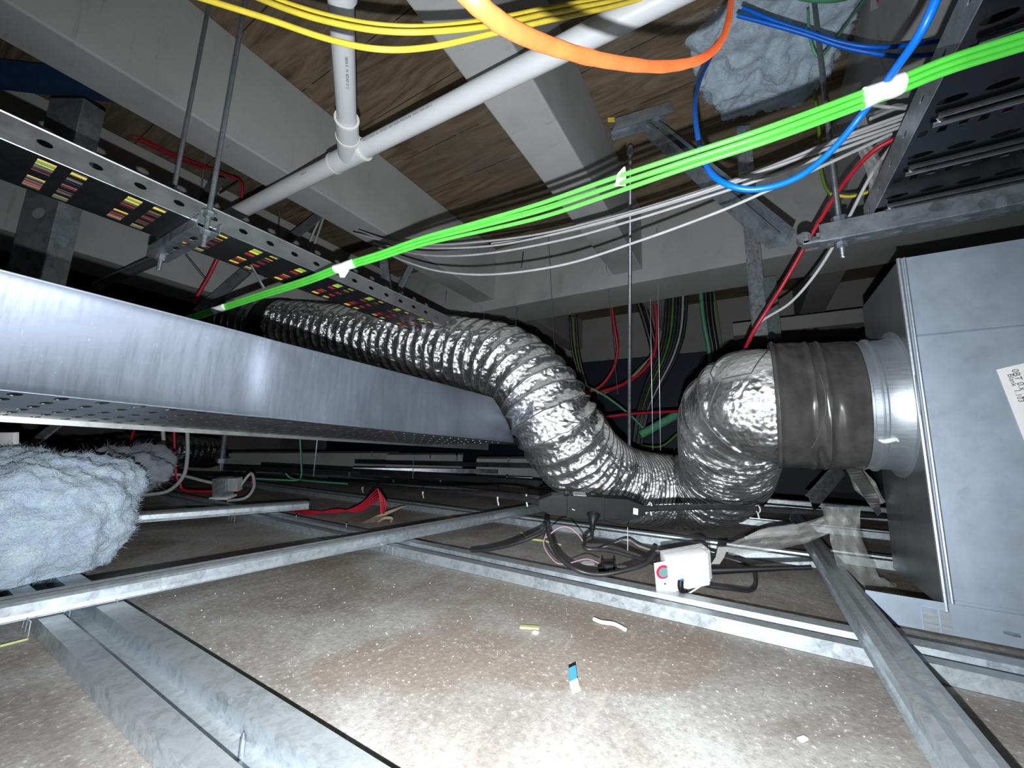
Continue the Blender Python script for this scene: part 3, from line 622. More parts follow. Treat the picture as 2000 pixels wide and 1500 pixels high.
# ------------------------------------------------------------------ white plastic pipe
PZ, PY_ = 1.135, .625
def pvc():
    r = empty('drain_pipe', (-.96, PY_, PZ), 'white plastic drain pipe with a tee, crossing under the concrete beams', 'pipe')
    d = Vector((1, .03, 0)).normalized(); T = at_z(681, 306, PZ); b0 = T-d*1.15; R_ = .0245
    MB().tube([b0, T+d*1.45], R_, 40).build('long_pipe', 'pvc', r)
    n = (at_z(664, -60, PZ+.01)-T); n.z = 0; n.normalize()
    tee = MB().tube([T-d*.062, T+d*.062], R_+.0045, 40).tube([T, T+n*.078], R_+.0042, 40).build('tee', 'pvc', r)
    MB().lathe(T+d*.058, d, [(0, R_+.004), (0, R_+.0062), (.006, R_+.0062), (.006, R_)], 40).lathe(T-d*.064, d, [(0, R_), (0, R_+.005), (.006, R_+.005), (.006, R_+.004)], 40).lathe(T+n*.074, n, [(0, R_+.004), (0, R_+.0062), (.006, R_+.0062), (.006, R_)], 40).build('rim', 'pvc_edge', tee)
    MB().tube([T+n*.05, T+n*.9], R_-.001, 40).build('branch_pipe', 'pvc', r)
    cp = MB().lathe(T+n*.078, n, [(0, R_), (0, R_+.0042), (.062, R_+.0042), (.062, R_)], 40).build('coupling', 'pvc', r)
    MB().lathe(T+n*.138, n, [(0, R_+.003), (0, R_+.006), (.005, R_+.006), (.005, R_)], 40).build('rim', 'pvc_edge', cp)
    MB().lathe(T+n*.44, n, [(0, R_), (0, R_+.005), (.10, R_+.005), (.10, R_)], 40).build('coupling', 'pvc', r)
    def ptxt(s_, p, along, size, ang):
        vw = (EYE-p).normalized(); a = along.normalized(); rad = (vw-a*vw.dot(a)).normalized(); y2 = a.cross(rad); y2 = y2 if y2.dot(UP) > 0 or abs(y2.dot(UP)) < .3 else -y2
        rad2 = (rad*math.cos(ang)+y2*math.sin(ang)).normalized(); x2 = a; yy = rad2.cross(x2)
        text(s_, size, p+rad2*(R_+.0007)-yy*size*.3, x2, yy, 'ink', r)
    ptxt('PVC-U DWV  50  AS/NZS 1260  NON PRESSURE  SN10  WM 20012', T+d*.09, d, .0085, .75)
    ptxt('DN50 K', T-d*.19, d, .0085, .55)
    ptxt('0800 K  M  BDAP O U', T+n*.34, -n, .0085, -.2)
pvc()
# ------------------------------------------------------------------ insulation
def blob(name, c, rad, mat, label, amp, fr_, seed, sub=5, fibre=0, L=.02, squash=None, group=None):
    bm = bmesh.new(); bmesh.ops.create_icosphere(bm, subdivisions=sub, radius=1); V = []; nn = []
    for v in bm.verts:
        n0 = v.co.normalized(); q = Vector((n0.x*rad[0], n0.y*rad[1], n0.z*rad[2]))
        sup = 1/ (abs(n0.x)**3.2+abs(n0.y)**3.2+abs(n0.z)**3.2)**(1/3.2)
        q *= 1+(sup-1)*.6
        k = noise.fractal(q*fr_+Vector((seed, seed, 0)), .75, 2.1, 6)*amp+noise.noise(q*fr_*.35+Vector((0, seed, 2)))*amp*1.8
        p = c+q+n0*k
        if squash is not None and p.z < squash: p.z = squash+(p.z-squash)*.02
        V.append(p); nn.append(n0)
    Fc = [tuple(v.index for v in f.verts) for f in bm.faces]; bm.free()
    root = empty(name, (c.x, c.y, min(v.z for v in V)), label, 'insulation', group)
    MB().add(V, Fc).build('batt', mat, root, smooth=180)
    if fibre:
        g = MB(); rnd = random.Random(seed)
        for _ in range(fibre):
            i = rnd.randrange(len(V)); p = V[i]; n0 = nn[i]; t = Vector((rnd.uniform(-1, 1), rnd.uniform(-1, 1), rnd.uniform(-.6, 1)))
            q1 = p+(n0*.6+t*.7)*L*rnd.uniform(.3, 1); q2 = q1+t*L*.6+n0*L*.2*rnd.uniform(-1, 1); sd = t.cross(n0); sd = sd.normalized()*.00022 if sd.length > .01 else X*.0002
            g.add([p-sd, p+sd, q1+sd, q1-sd, q2], [(0, 1, 2, 3), (3, 2, 4)])
        g.build('loose_fibres', mat, root, smooth=0, kind='stuff')
    return root
blob('insulation_batt', at_d(5, 1022, .86), (.205, .205, .150), 'wool', 'fluffy pale blue glasswool batt lying behind the long rail at far left', .026, 13, 5, 6, 22000, .008, squash=.027)
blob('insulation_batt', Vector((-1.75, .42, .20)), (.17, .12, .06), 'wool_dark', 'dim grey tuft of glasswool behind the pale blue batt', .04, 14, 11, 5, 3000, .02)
cc = at_d(1500, 60, 1.34)
blob('insulation_batt', cc, (.24, .24, .22), 'wool', 'pale blue glasswool stuffed up under the plywood behind the blue cables', .045, 8, 21, 6, 22000, .009)
V0 = at_d(12, 866, .98); g = MB().obox(V0, RIGHT, FWD, UP, .026, .006, .028, .002); g.build('torn_board', 'whitetape', label='torn white board scrap above the glasswool at the left edge', cat='scrap')
# ------------------------------------------------------------------ cables
def cable(pts, r, mat, label, group=None, name='cable', cat='cable', n=12, sides=10, flat=1.0, raw=False):
    P = catmull(pts, n) if raw else px_path(pts, n)
    return MB().tube(P, r, sides, flat=flat).build(name, mat, label=label, cat=cat, group=group, smooth=60)
# green bundle
GB = [(2060, 62, .40), (1860, 124, .42), (1720, 180, .44), (1500, 262, .48), (1330, 318, .53), (1200, 362, .58), (1060, 410, .65), (940, 442, .72), (830, 470, .79), (740, 500, .85), (668, 522, .90), (600, 548, .95), (500, 580, 1.02), (420, 606, 1.08), (340, 632, 1.14)]
gaps = [(0, 0), (-.0062, .0006), (.0062, .0), (0, .0064)]
base = px_path(GB, 12); fr = transport(base); nb = len(base)
names = ['front middle', 'lower', 'upper', 'rear']
def gcenter(i, k):
    t = i/(nb-1); sp_ = 1+.75*math.exp(-((t-.42)/.13)**2)+.15*math.exp(-((t-.2)/.10)**2); a = .35*math.sin(t*9)
    ox, oy = gaps[k]; ca, sa = math.cos(a), math.sin(a)
    vw = (base[i]-EYE).normalized(); tg = fr[i][2]; u = (vw-tg*vw.dot(tg)).normalized(); s_ = tg.cross(u)
    if s_.z < 0: s_ = -s_
    return base[i]+s_*(ox*ca-oy*sa)*sp_*(1 if k else 1)+u*(ox*sa+oy*ca)
for k in range(4):
    MB().tube([gcenter(i, k) for i in range(nb)], .0034, 10).build('network_cable', 'green', label='%s bright green network cable of the bundle crossing the picture' % names[k], cat='cable', smooth=60, group=None)
def wrap(i0, i1, r, label, puff=0):
    P = base[i0:i1+1]; return MB().tube(P, lambda t: r*(1+.06*math.sin(t*9)), 18, flat=.8).build('cable_tape', 'whitetape', label=label, cat='tape', smooth=60)
def nearest(px): return min(range(nb), key=lambda i: abs(px-(1000+F*(base[i]-EYE).dot(RIGHT)/(base[i]-EYE).dot(FWD))))
def wrap2(pa, pb, r, label):
    i0, i1 = nearest(pa), nearest(pb)
    pts = [base[i0].lerp(base[i0+1], 0)]+base[i0+1:i1]+[base[i1]]
    return MB().tube(pts, lambda t: r*(1+.05*math.sin(t*8)), 18, flat=.8).build('cable_tape', 'whitetape', label=label, cat='tape', smooth=60)
wrap2(1757, 1685, .0125, 'white tape wrap on the green cables in front of the ribbed tray')
wrap2(690, 655, .0115, 'white tape wrap on the green cables over the left tray edge')
wrap2(442, 418, .0105, 'white tape wrap at the far left end of the green cables')
i_ = nearest(1213); g = MB().ribbon([base[i_]-UP*.004, base[i_]+UP*.010-FWD*.008, base[i_]+UP*.020+RIGHT*.004-FWD*.008], [RIGHT*.008, RIGHT*.006, RIGHT*.001]); g.build('tape_tail', 'whitetape', label='small white tape tail sticking up from the green cables', cat='tape', solid=.0005)
i_ = nearest(672); g = MB().ribbon([base[i_]+UP*.004, base[i_]-UP*.012-RIGHT*.004, base[i_]-UP*.026-RIGHT*.006], [RIGHT*.014, RIGHT*.012, RIGHT*.005]); g.build('tape_tail', 'whitetape', label='loose tape tail below the middle tape wrap', cat='tape', solid=.0005)
# yellow cables
cable([(360, -14, .52), (520, 36, .52), (640, 76, .52), (740, 96, .52), (840, 92, .54), (960, 66, .57), (1080, 38, .62), (1200, 12, .68), (1300, -16, .72)], .0038, 'yellow', 'lowest of the three yellow cables sagging across the top')
cable([(470, -18, .55), (560, 18, .54), (640, 42, .54), (740, 60, .54), (840, 62, .55), (960, 50, .58), (1080, 24, .64), (1200, 2, .70), (1300, -20, .74)], .0038, 'yellow', 'middle of the three yellow cables sagging across the top')
cable([(478, -22, .56), (570, 10, .56), (650, 33, .56), (740, 49, .56), (840, 52, .57), (960, 38, .61), (1080, 14, .66), (1200, -6, .72), (1290, -24, .76)], .0038, 'yellow', 'topmost of the three yellow cables sagging across the top')
# orange tube (flattened layflat hose), flattened by its own twist
P = px_path([(860, -70, .215), (930, 5, .225), (1000, 58, .245), (1100, 98, .285), (1200, 122, .33), (1300, 130, .375), (1375, 112, .40), (1415, 66, .42), (1428, 0, .44), (1432, -50, .45)], 12)
fr2 = transport(P); V = []; nn = 14
for i, p in enumerate(P):
    t = i/(len(P)-1); wd = .0060-.0022*t+.0006*noise.noise(Vector((t*30, 0, 0))); th_ = .0016+.0008*math.sin(t*7)
    vw = (p-EYE).normalized(); tg = fr2[i][2]; u = (vw-tg*vw.dot(tg)).normalized(); s_ = tg.cross(u).normalized(); tw = -.15+1.15*max(0, t-.45)/.55
    a_ = s_*math.cos(tw)+u*math.sin(tw); b_ = u*math.cos(tw)-s_*math.sin(tw)
    for j in range(nn): q = 2*math.pi*j/nn; V.append(p+a_*wd*math.cos(q)+b_*th_*math.sin(q))
MB().add(V, [(i*nn+j, i*nn+(j+1) % nn, (i+1)*nn+(j+1) % nn, (i+1)*nn+j) for i in range(len(P)-1) for j in range(nn)]).build('flat_hose', 'orange', label='orange flattened hose looping close to the camera at the top', cat='hose', smooth=60)
# blue cable loop
cable([(1845, -40, .36), (1800, 60, .38), (1745, 140, .42), (1690, 215, .47), (1620, 298, .50), (1550, 350, .52), (1470, 370, .54), (1410, 355, .56), (1378, 320, .60), (1362, 260, .66), (1358, 200, .74), (1370, 150, .86), (1400, 90, .98)], lambda t: .0042, 'blue', 'bright blue cable hanging in a loop in front of the green cables')
cable([(1450, 15, .94), (1505, 38, .92), (1570, 60, .90), (1640, 82, .88), (1700, 92, .86), (1760, 90, .85), (1850, 78, .85)], .0045, 'blue', 'upper of the two dark blue cables in front of the glasswool')
cable([(1440, 30, .94), (1500, 46, .92), (1570, 66, .90), (1640, 90, .88), (1700, 103, .86), (1760, 110, .85), (1850, 104, .85)], .0045, 'blue', 'lower of the two dark blue cables in front of the glasswool')
# green coil at the top edge
C0 = at_d(1600, -32, .95); P = [C0+RIGHT*.095*math.cos(a)+UP*.055*math.sin(a)+FWD*.02*math.sin(a) for a in [2*math.pi*k/48 for k in range(49)]]
MB().tube(P, .0095, 12).build('coiled_hose', 'palegreen', label='green hose coil cut off by the top edge above the glasswool', cat='hose', smooth=60)
cable([(1578, 20, .97), (1582, 75, .97), (1600, 112, .98), (1630, 80, .98), (1680, 10, 1.0), (1705, -30, 1.0)], .0028, 'palegreen', 'thin dark green cord looping below the green hose coil', name='cord')
# bundle of grey cables
for k, (pts, t) in enumerate((
 ([(1790, 215, .74), (1640, 270, .78), (1480, 335, .84), (1330, 385, .93), (1180, 428, 1.05), (1060, 456, 1.18), (960, 470, 1.28), (850, 478, 1.42), (760, 470, 1.55), (700, 450, 1.68)], 'topmost sagging grey cable behind the green bundle'),
 ([(1800, 228, .74), (1640, 282, .77), (1500, 330, .82), (1340, 385, .90), (1180, 432, 1.02), (1060, 462, 1.14), (960, 480, 1.24), (850, 485, 1.36), (780, 478, 1.46), (690, 455, 1.62)], 'second sagging grey cable, just under the topmost'),
 ([(1790, 236, .73), (1620, 300, .76), (1500, 345, .80), (1380, 385, .87), (1230, 432, .98), (1100, 468, 1.10), (960, 494, 1.22), (860, 500, 1.34), (790, 492, 1.46), (730, 475, 1.56)], 'third sagging grey cable, in the middle of the group'),
 ([(1740, 262, .73), (1620, 318, .74), (1500, 372, .78), (1400, 415, .84), (1250, 470, .94), (1100, 517, 1.06), (960, 536, 1.18), (860, 530, 1.28), (790, 510, 1.36), (745, 490, 1.44)], 'lowest grey cable, sagging well below the others'),
 ([(1790, 222, .76), (1640, 276, .80), (1480, 341, .86), (1330, 391, .95), (1180, 434, 1.07), (1060, 462, 1.20), (960, 476, 1.30)], 'grey cable tucked behind the upper sagging pair'))):
    cable(pts, .0033, 'grey', t)
# red and white drop cables
cable([(1765, 262, .80), (1700, 300, .84), (1640, 370, .92), (1590, 450, 1.0), (1530, 555, 1.08), (1468, 655, 1.14), (1440, 720, 1.3)], .0050, 'red', 'straight red cable running down from the ribbed tray to the foil duct')
cable([(1752, 270, .86), (1700, 345, .88), (1650, 440, .94), (1600, 525, 1.0), (1545, 590, 1.06), (1485, 630, 1.14), (1462, 670, 1.25)], .0038, 'grey', 'light grey cable curving down beside the straight red cable')
cable([(1590, 175, 1.15), (1600, 260, 1.15), (1605, 340, 1.15), (1622, 378, 1.14), (1660, 382, 1.12), (1700, 372, 1.10)], .0042, 'earth', 'green-yellow earth wire bending round the strut rod')
cable([(1622, 379, 1.12), (1660, 384, 1.10), (1702, 374, 1.08)], .0042, 'yellow', 'short yellow cable end between the strut rod and the ribbed tray')
for k, (pts, t) in enumerate((([(1700, 232, .80), (1750, 212, .80), (1790, 205, .80)], 'upper grey cable tail entering the ribbed tray'), ([(1702, 205, .82), (1740, 210, .80), (1775, 212, .80)], 'grey cable tail curling at the edge of the ribbed tray'), ([(1695, 262, .80), (1745, 236, .80), (1785, 224, .80)], 'lower pale cable tail entering the ribbed tray'))):
    cable(pts, .0036, 'grey', t)
# cling film strips
def film(pts, wpx, label, mat='film', name='film_strip'):
    P = px_path(pts, 8); m = len(P); W = []
    for i, p in enumerate(P):
        t = i/(m-1); k = min(int(t*(len(wpx)-1)), len(wpx)-2); f = t*(len(wpx)-1)-k; wv = (wpx[k]*(1-f)+wpx[k+1]*f)*(p-EYE).dot(FWD)/F/2
        tg = (P[min(i+1, m-1)]-P[max(i-1, 0)]).normalized(); s_ = tg.cross((p-EYE).normalized()).normalized(); W.append((s_, wv))
    g = MB(); V = []; nn = 9
    for i, p in enumerate(P):
        s_, wv = W[i]; dv = (p-EYE).normalized()
        for j in range(nn): x = -1+2*j/(nn-1); V.append(p+s_*x*wv*(1+.12*noise.noise(p*40+Vector((x, 0, 0))))+dv*(.012*math.sin(x*4.2+i*.25)*wv/.02+.006*noise.noise(p*50)))
    g.add(V, [(i*nn+j, i*nn+j+1, (i+1)*nn+j+1, (i+1)*nn+j) for i in range(m-1) for j in range(nn-1)])
    return g.build(name, mat, label=label, cat='plastic film', smooth=60, solid=.0004)
film([(1680, 222, .83), (1690, 290, .85), (1712, 340, .87), (1712, 430, .90)], [14, 22, 26, 20], 'crumpled clear film hanging beside the ribbed tray')
film([(1790, 215, .86), (1765, 270, .88), (1742, 340, .90), (1720, 390, .92)], [12, 30, 40, 16], 'clear film bunched at the corner of the ribbed tray')
film([(1640, 990, .96), (1650, 1040, .95), (1672, 1110, .94), (1700, 1165, .97), (1760, 1172, 1.0)], [60, 48, 56, 90, 60], 'long strip of cloudy film falling from the black conduit to the duct box')
film([(1650, 1010, .97), (1570, 1040, 1.02), (1500, 1055, 1.08), (1420, 1075, 1.12)], [26, 34, 40, 20], 'cloudy film strip stretched left from the black conduit towards the foil duct')
film([(1720, 985, 1.02), (1690, 950, 1.04), (1662, 905, 1.08)], [18, 34, 20], 'glossy film twist between the taped joint and the black conduit')
# white vapour film behind
# ------------------------------------------------------------------ soft wiring connector with conduits
def connector():
    A, B = at_d(1052, 982, 1.00), at_d(1257, 994, .98); d = (B-A).normalized(); L = (B-A).length; c = (A+B)/2
    r = empty('plug_connector', c-Z*.03, 'black multi-way plug connector lying in front of the foil duct', 'connector')
    s_ = d.cross(UP).normalized(); f = -s_ if s_.dot(FWD) > 0 else s_; u = f.cross(d).normalized(); u = u if u.z > 0 else -u
    def block(t0, t1, h, dep, taper, name='housing', mat='black'):
        p0, p1 = A+d*L*t0, A+d*L*t1; V = []
        hs = [(p0, h*taper[0]), (p0.lerp(p1, .4 if taper[0] < 1 else .01), h), (p0.lerp(p1, .6 if taper[1] < 1 else .99), h), (p1, h*taper[1])]
        for p, hh in hs:
            for a, b_ in ((-1, -1), (1, -1), (1, 1), (-1, 1)): V.append(p+u*hh*b_+f*dep*a)
        Fc = [(0, 1, 2, 3), (12, 15, 14, 13)]
        for i in range(3):
            for j in range(4): k = (j+1) % 4; Fc.append((i*4+j, (i+1)*4+j, (i+1)*4+k, i*4+k))
        return MB().add(V, Fc).build(name, mat, r, smooth=0, bevel=.0015)
    block(0, .30, .025, .016, (.45, 1)); block(.27, .62, .028, .020, (1, 1), 'splitter_body'); block(.60, 1.0, .026, .017, (1, .45))
    for t in (.27, .52): MB().obox(A+d*L*t+u*.029+f*-.004, d, f, u, .006, .007, .004, .001).build('latch', 'black', r)
    MB().obox(A+d*L*.39+u*.0285, d, f, u, .016, .014, .0008).build('clear_window', 'clear', r)
    MB().obox(A+d*L*.91+f*.0175-u*.002, d+u*-.15, f, u, .0058, .0006, .0075).build('white_sticker', 'whitetape', r)
    MB().obox(A+d*L*.33+f*.0203-u*.006, d-u*.3, f, u, .0035, .0004, .0007).build('white_mark', 'whitetape', r)
    q = A+d*L*.52+f*.02-u*.014; dn = (f*.55-u*.8-d*.12).normalized()
    MB().lathe(q, dn, [(0, .002), (0, .0165), (.004, .0165), (.006, .014), (.026, .0065), (.030, .007), (.038, .0068), (.040, .0045), (.06, .0045)], 28).build('cable_gland', 'black', r)
    return A, B, d, q+dn*.055
A_, B_, dC, qC = connector()
cable([B_-dC*.004, at_d(1400, 990, 1.0), at_d(1550, 998, 1.02), at_d(1640, 1004, 1.03), at_d(1730, 1008, 1.08)], .0075, 'black_cable', 'black conduit running right from the plug connector to the duct box', raw=True, sides=16)
cable([A_+dC*.004, at_d(1000, 968, 1.12), at_d(930, 962, 1.3), at_d(850, 958, 1.55), at_d(760, 950, 1.9), at_d(640, 940, 2.4)], .0085, 'black_cable', 'grey-dusted conduit running left from the plug connector', raw=True, sides=16)
P = [qC, at_d(1142, 1060, .93), at_d(1146, 1072, .90), at_d(1190, 1075, .90), at_d(1250, 1092, .90), at_d(1290, 1105, .92), at_d(1370, 1140, .90), at_d(1430, 1150, .89), at_d(1468, 1152, .90), at_d(1476, 1130, .94), at_d(1462, 1105, .97), at_d(1400, 1085, 1.0), at_d(1340, 1075, 1.0), at_d(1290, 1082, .96)]
cable(P, .0048, 'black_cable', 'black cable from the plug connector looping behind the white box', raw=True)
P = [(920, 1076, 1.10), (960, 1072, 1.08), (1010, 1060, 1.06), (1058, 1040, 1.05), (1068, 1022, 1.04), (1072, 1045, .98), (1090, 1085, .92), (1125, 1112, .88), (1170, 1122, .87), (1220, 1114, .87), (1262, 1100, .88), (1280, 1080, .90)]
cable(P, .0055, 'black_cable', 'thick black cable drooping in a bow left of the white box')
cable([(1066, 1050, 1.0), (1090, 1032, 1.0), (1110, 1030, 1.0), (1130, 1045, .99), (1145, 1070, .96)], .0018, 'purple', 'thin mauve wire arching under the plug connector', cat='wire', name='thin_wire')
cable([(1070, 1035, 1.0), (1062, 1065, .97), (1085, 1098, .93), (1110, 1100, .93), (1145, 1092, .92), (1170, 1100, .90)], .0014, 'purple', 'thin mauve wire curving to the small black socket', cat='wire', name='thin_wire')
for px, py, d_ in ((1270, 988, .99), (1480, 994, 1.0), (1028, 972, 1.06), (826, 962, 1.66), (708, 954, 2.1), (972, 972, 1.20)):
    p = at_d(px, py, d_); rr = .0095
    MB().lathe(p-RIGHT*.0015, RIGHT, [(0, rr), (.003, rr)], 20).tube([p-UP*rr, p-UP*(rr+.014)+RIGHT*.003], .0016, 6).build('cable_tie', 'nylon', label='white nylon tie round the black conduit', cat='cable tie', solid=.001, group='nylon ties on the black conduits')
# ------------------------------------------------------------------ gateway box with aerial, socket and papers
g0 = at_z(1345, 1150, .031); c = at_d(1340, 1112, .85)
gw = empty('control_box', c-Z*.045, 'small white and clear electronic box with red button standing by the channel', 'electronic box')
rx = (RIGHT*.985+FWD*.1-UP*-.06).normalized(); rz = (UP*.97+RIGHT*-.12-FWD*.10).normalized(); ry = rz.cross(rx).normalized(); rx = ry.cross(rz).normalized()
MB().obox(c, rx, ry, rz, .046, .014, .038, .005).build('white_cover', 'white', gw)
MB().obox(c+rx*.006+ry*.020, rx, ry, rz, .050, .008, .037, .003).obox(c+rx*.053+ry*.012, rx, ry, rz, .006, .012, .034, .002).build('clear_base', 'clear', gw)
tg = c-rx*.055-rz*.006-ry*.004
tb = MB().obox(tg, rx, ry, rz, .018, .0012, .036, .0008).build('tag_plate', 'whitetape', gw)
MB().lathe(tg+rz*.014-ry*.0014, -ry, [(0, .0155), (.0012, .0155), (.0012, .0001)], 32).build('red_ring', 'reddot', tb)
MB().lathe(tg+rz*.014-ry*.0028, -ry, [(0, .0105), (.0012, .0105), (.0012, .0001)], 32).build('green_centre', 'teal', tb)
MB().lathe(tg-rz*.014-ry*.0014+rx*.002, -ry, [(0, .0022), (.0006, .0022), (.0006, .0001)], 16).build('black_dot', 'ink', tb)
MB().obox(c-rx*.036-rz*.038-ry*.010, rx, ry, rz, .003, .002, .012).build('lime_edge', 'limebit', gw)
P = catmull([c-rx*.022-rz*.012-ry*.015, c-rx*.026-rz*.024-ry*.020, c-rx*.020-rz*.036-ry*.016, c-rx*.008-rz*.040-ry*.006], 8)
MB().tube(P, .0062, 12).build('cable_boot', 'black', gw); MB().tube([c-rx*.021-rz*.009-ry*.0155, c-rx*.020-rz*.014-ry*.017], .0045, 10).build('blue_plug', 'bluebit', gw)
MB().obox(c+rx*.018-rz*.046-ry*.004, (rx+rz*.42), ry, rz, .036, .001, .0015).build('cover_flap', 'white', gw, smooth=0)
aA, aB = at_d(1390, 1114, .86), at_d(1585, 1108, .80)
MB().tube(catmull([aA, aA.lerp(aB, .3), aA.lerp(aB, .6), aB], 8), lambda t: .0088-.0040*min(1, t*1.2), 16).build('aerial', 'black', gw)
cs = at_z(1188, 1108, .022)
sk = empty('socket_plug', cs-Z*.015, 'little black ribbed socket lying on the board below the plug connector', 'socket')
MB().obox(cs, RIGHT, FWD, UP, .015, .009, .012, .0015).build('socket_body', 'black', sk)
for s1 in (-1, 1): MB().obox(cs+RIGHT*.0155*s1+UP*.004, RIGHT, FWD, UP, .0022, .006, .016, .001).build('side_lug', 'black', sk)
for k in range(5): MB().obox(cs-FWD*.0095+RIGHT*(-.008+.004*k)+UP*.003, RIGHT, FWD, UP, .0008, .0008, .006).build('contact', 'bolt', sk, smooth=0)
MB().obox(cs-RIGHT*.021-UP*.003, RIGHT, FWD, UP, .005, .007, .007, .001).build('cable_entry', 'black', sk)
for px, py, W_, H_, t in ((1150, 1100, .022, .014, 'white torn paper scrap left of the small black socket'), (1215, 1108, .016, .010, 'white torn paper scrap right of the small black socket')):
    p = at_z(px, py, .002); V = []; rnd = random.Random(px)
    for k in range(12): a = 2*math.pi*k/12; rr = rnd.uniform(.7, 1.15); V.append(p+X*math.cos(a)*W_*rr+Y*math.sin(a)*H_*1.6*rr+Z*rnd.uniform(0, .002))
    MB().add(V, [tuple(range(12))]).build('paper_scrap', 'whitetape', label=t, cat='scrap', solid=.0004)
P = [at_z(px, py, z) for px, py, z in ((1160, 1075, .012), (1195, 1062, .030), (1225, 1052, .040), (1250, 1066, .030), (1285, 1075, .014), (1330, 1070, .012))]
MB().ribbon(catmull(P, 6), Y*.008+Z*.002).build('ribbon_cable', 'ribbon', label='grey flat ribbon cable arching behind the black cable', cat='cable', solid=.0006, smooth=60)
P = [at_d(1395, 1105, .93), at_d(1406, 1088, .93), at_d(1412, 1068, .93)]
MB().ribbon(P, [RIGHT*.010, RIGHT*.010, RIGHT*.012]).build('velcro_strap', 'ribbon', label='grey fabric strap standing up right of the white box', cat='strap', solid=.001, smooth=0)
MB().tube([at_d(1226, 1030, .98), at_d(1226, 1075, .96)], .0007, 6).build('fine_wire', 'nylon', label='fine clear line hanging below the plug connector', cat='wire')
MB().tube(catmull([at_z(1018, 1040, .006), at_z(1035, 1052, .004), at_z(1060, 1056, .004), at_z(1095, 1064, .006)], 5), .0035, 8).build('cable_offcut', 'limebit', label='yellow cable offcut on the board below the plug connector', cat='offcut')
# ------------------------------------------------------------------ bits lying on the near board
bs = empty('plastic_strip', at_z(1120, 1315, 0), 'bent blue and white plastic strip on the brightly lit board', 'plastic strip')
P = catmull([at_z(1117, 1302, .024), at_z(1119, 1318, .016), at_z(1122, 1338, .008), at_z(1127, 1352, .002)], 6)
MB().ribbon(P[:10], RIGHT*.0052+FWD*.003).build('blue_end', 'bluebit', bs, solid=.0012); MB().ribbon(P[9:], RIGHT*.0058+FWD*.003).build('white_end', 'whitetape', bs, solid=.0012)
cable([at_z(1160, 1209, .004), at_z(1175, 1215, .005), at_z(1200, 1219, .005), at_z(1222, 1230, .004)], .0035, 'white', 'white curl of plastic beside the second furring channel', raw=True, name='plastic_curl', cat='offcut')
MB().obox(at_z(1034, 1225, .003), X*.9+Y*.45, Y*.9-X*.45, Z, .017, .005, .0015).build('cardboard_scrap', 'limebit', label='flat yellowish scrap on the near board', cat='scrap')
MB().obox(at_z(1046, 1235, .002), X, Y, Z, .005, .004, .002, .001).build('plaster_lump', 'plaster', label='white plaster lump touching the yellowish scrap', cat='crumb')
MB().obox(at_z(1568, 1443, .002), X*.6+Y*.8, Y*.6-X*.8, Z, .006, .0028, .0015, .0008).build('plaster_lump', 'plaster', label='white plaster chip at lower right beside the cross rail', cat='crumb')
MB().tube([at_z(0, 1262, .003), at_z(55, 1248, .003)], .0018, 6).build('yellow_offcut', 'limebit', label='thin yellowish strip under the long rail at the left edge', cat='offcut')
g = MB(); rnd = random.Random(4)
for _ in range(700):
    px, py = rnd.uniform(250, 1950), rnd.uniform(1110, 1500); p = at_z(px, py, .0004)
    if (.19 < p.y < .32 and p.x < .9) or (.86 < p.y < 1.0) or (.12 < p.x < .2) or p.y > 1.08: continue
    s_ = rnd.choice([.0005, .0007, .001, .0016]); a = rnd.uniform(0, 6)
    V = [p+Vector((math.cos(a+k*2.1)*s_*rnd.uniform(.6, 1.4), math.sin(a+k*2.1)*s_*rnd.uniform(.6, 1.4), 0)) for k in range(3)]+[p+Z*s_*.8]
    g.add(V, [(0, 1, 2), (0, 1, 3), (1, 2, 3), (2, 0, 3)])
g.build('plaster_dust', 'plaster', smooth=0, kind='stuff', label='scattered white plaster crumbs over the near ceiling boards', cat='debris')
# tan paper, red loops beyond the long rail
P = [at_z(722, 1020, .001), at_z(742, 1008, .012), at_z(765, 998, .03), at_z(790, 988, .045)]
MB().ribbon(catmull(P, 5), [X*.01*(1-.5*i/15)+Y*.03*(1-.6*i/15) for i in range(16)]).build('paper_scrap', 'paper', label='tan paper scrap standing by the red cable loops', cat='scrap', solid=.0006)
MB().tube(catmull([at_z(740, 1018, .004), at_z(750, 1012, .02), at_z(765, 1012, .02), at_z(764, 1018, .004)], 5), .006, 8).build('paper_curl', 'paper', label='rolled tan paper end at the foot of the tan scrap', cat='scrap')
for k in range(5):
    o = 3*k
    cable([(562+4*k, 996+k, 1.79), (600, 997+2.2*k, 1.72), (655, 1001-k*1.4, 1.70), (700, 988+o*.9, 1.69), (730+k*2.4, 962+o*1.2, 1.68), (738+k*4, 955+o*2.0, 1.67), (742+k*2.6, 975+o*1.6, 1.66), (744+k*1.2, 1003, 1.64)], .0032, 'red', 'red cable of the loops lying beside the tan paper', group='red cables looped beside the tan paper')
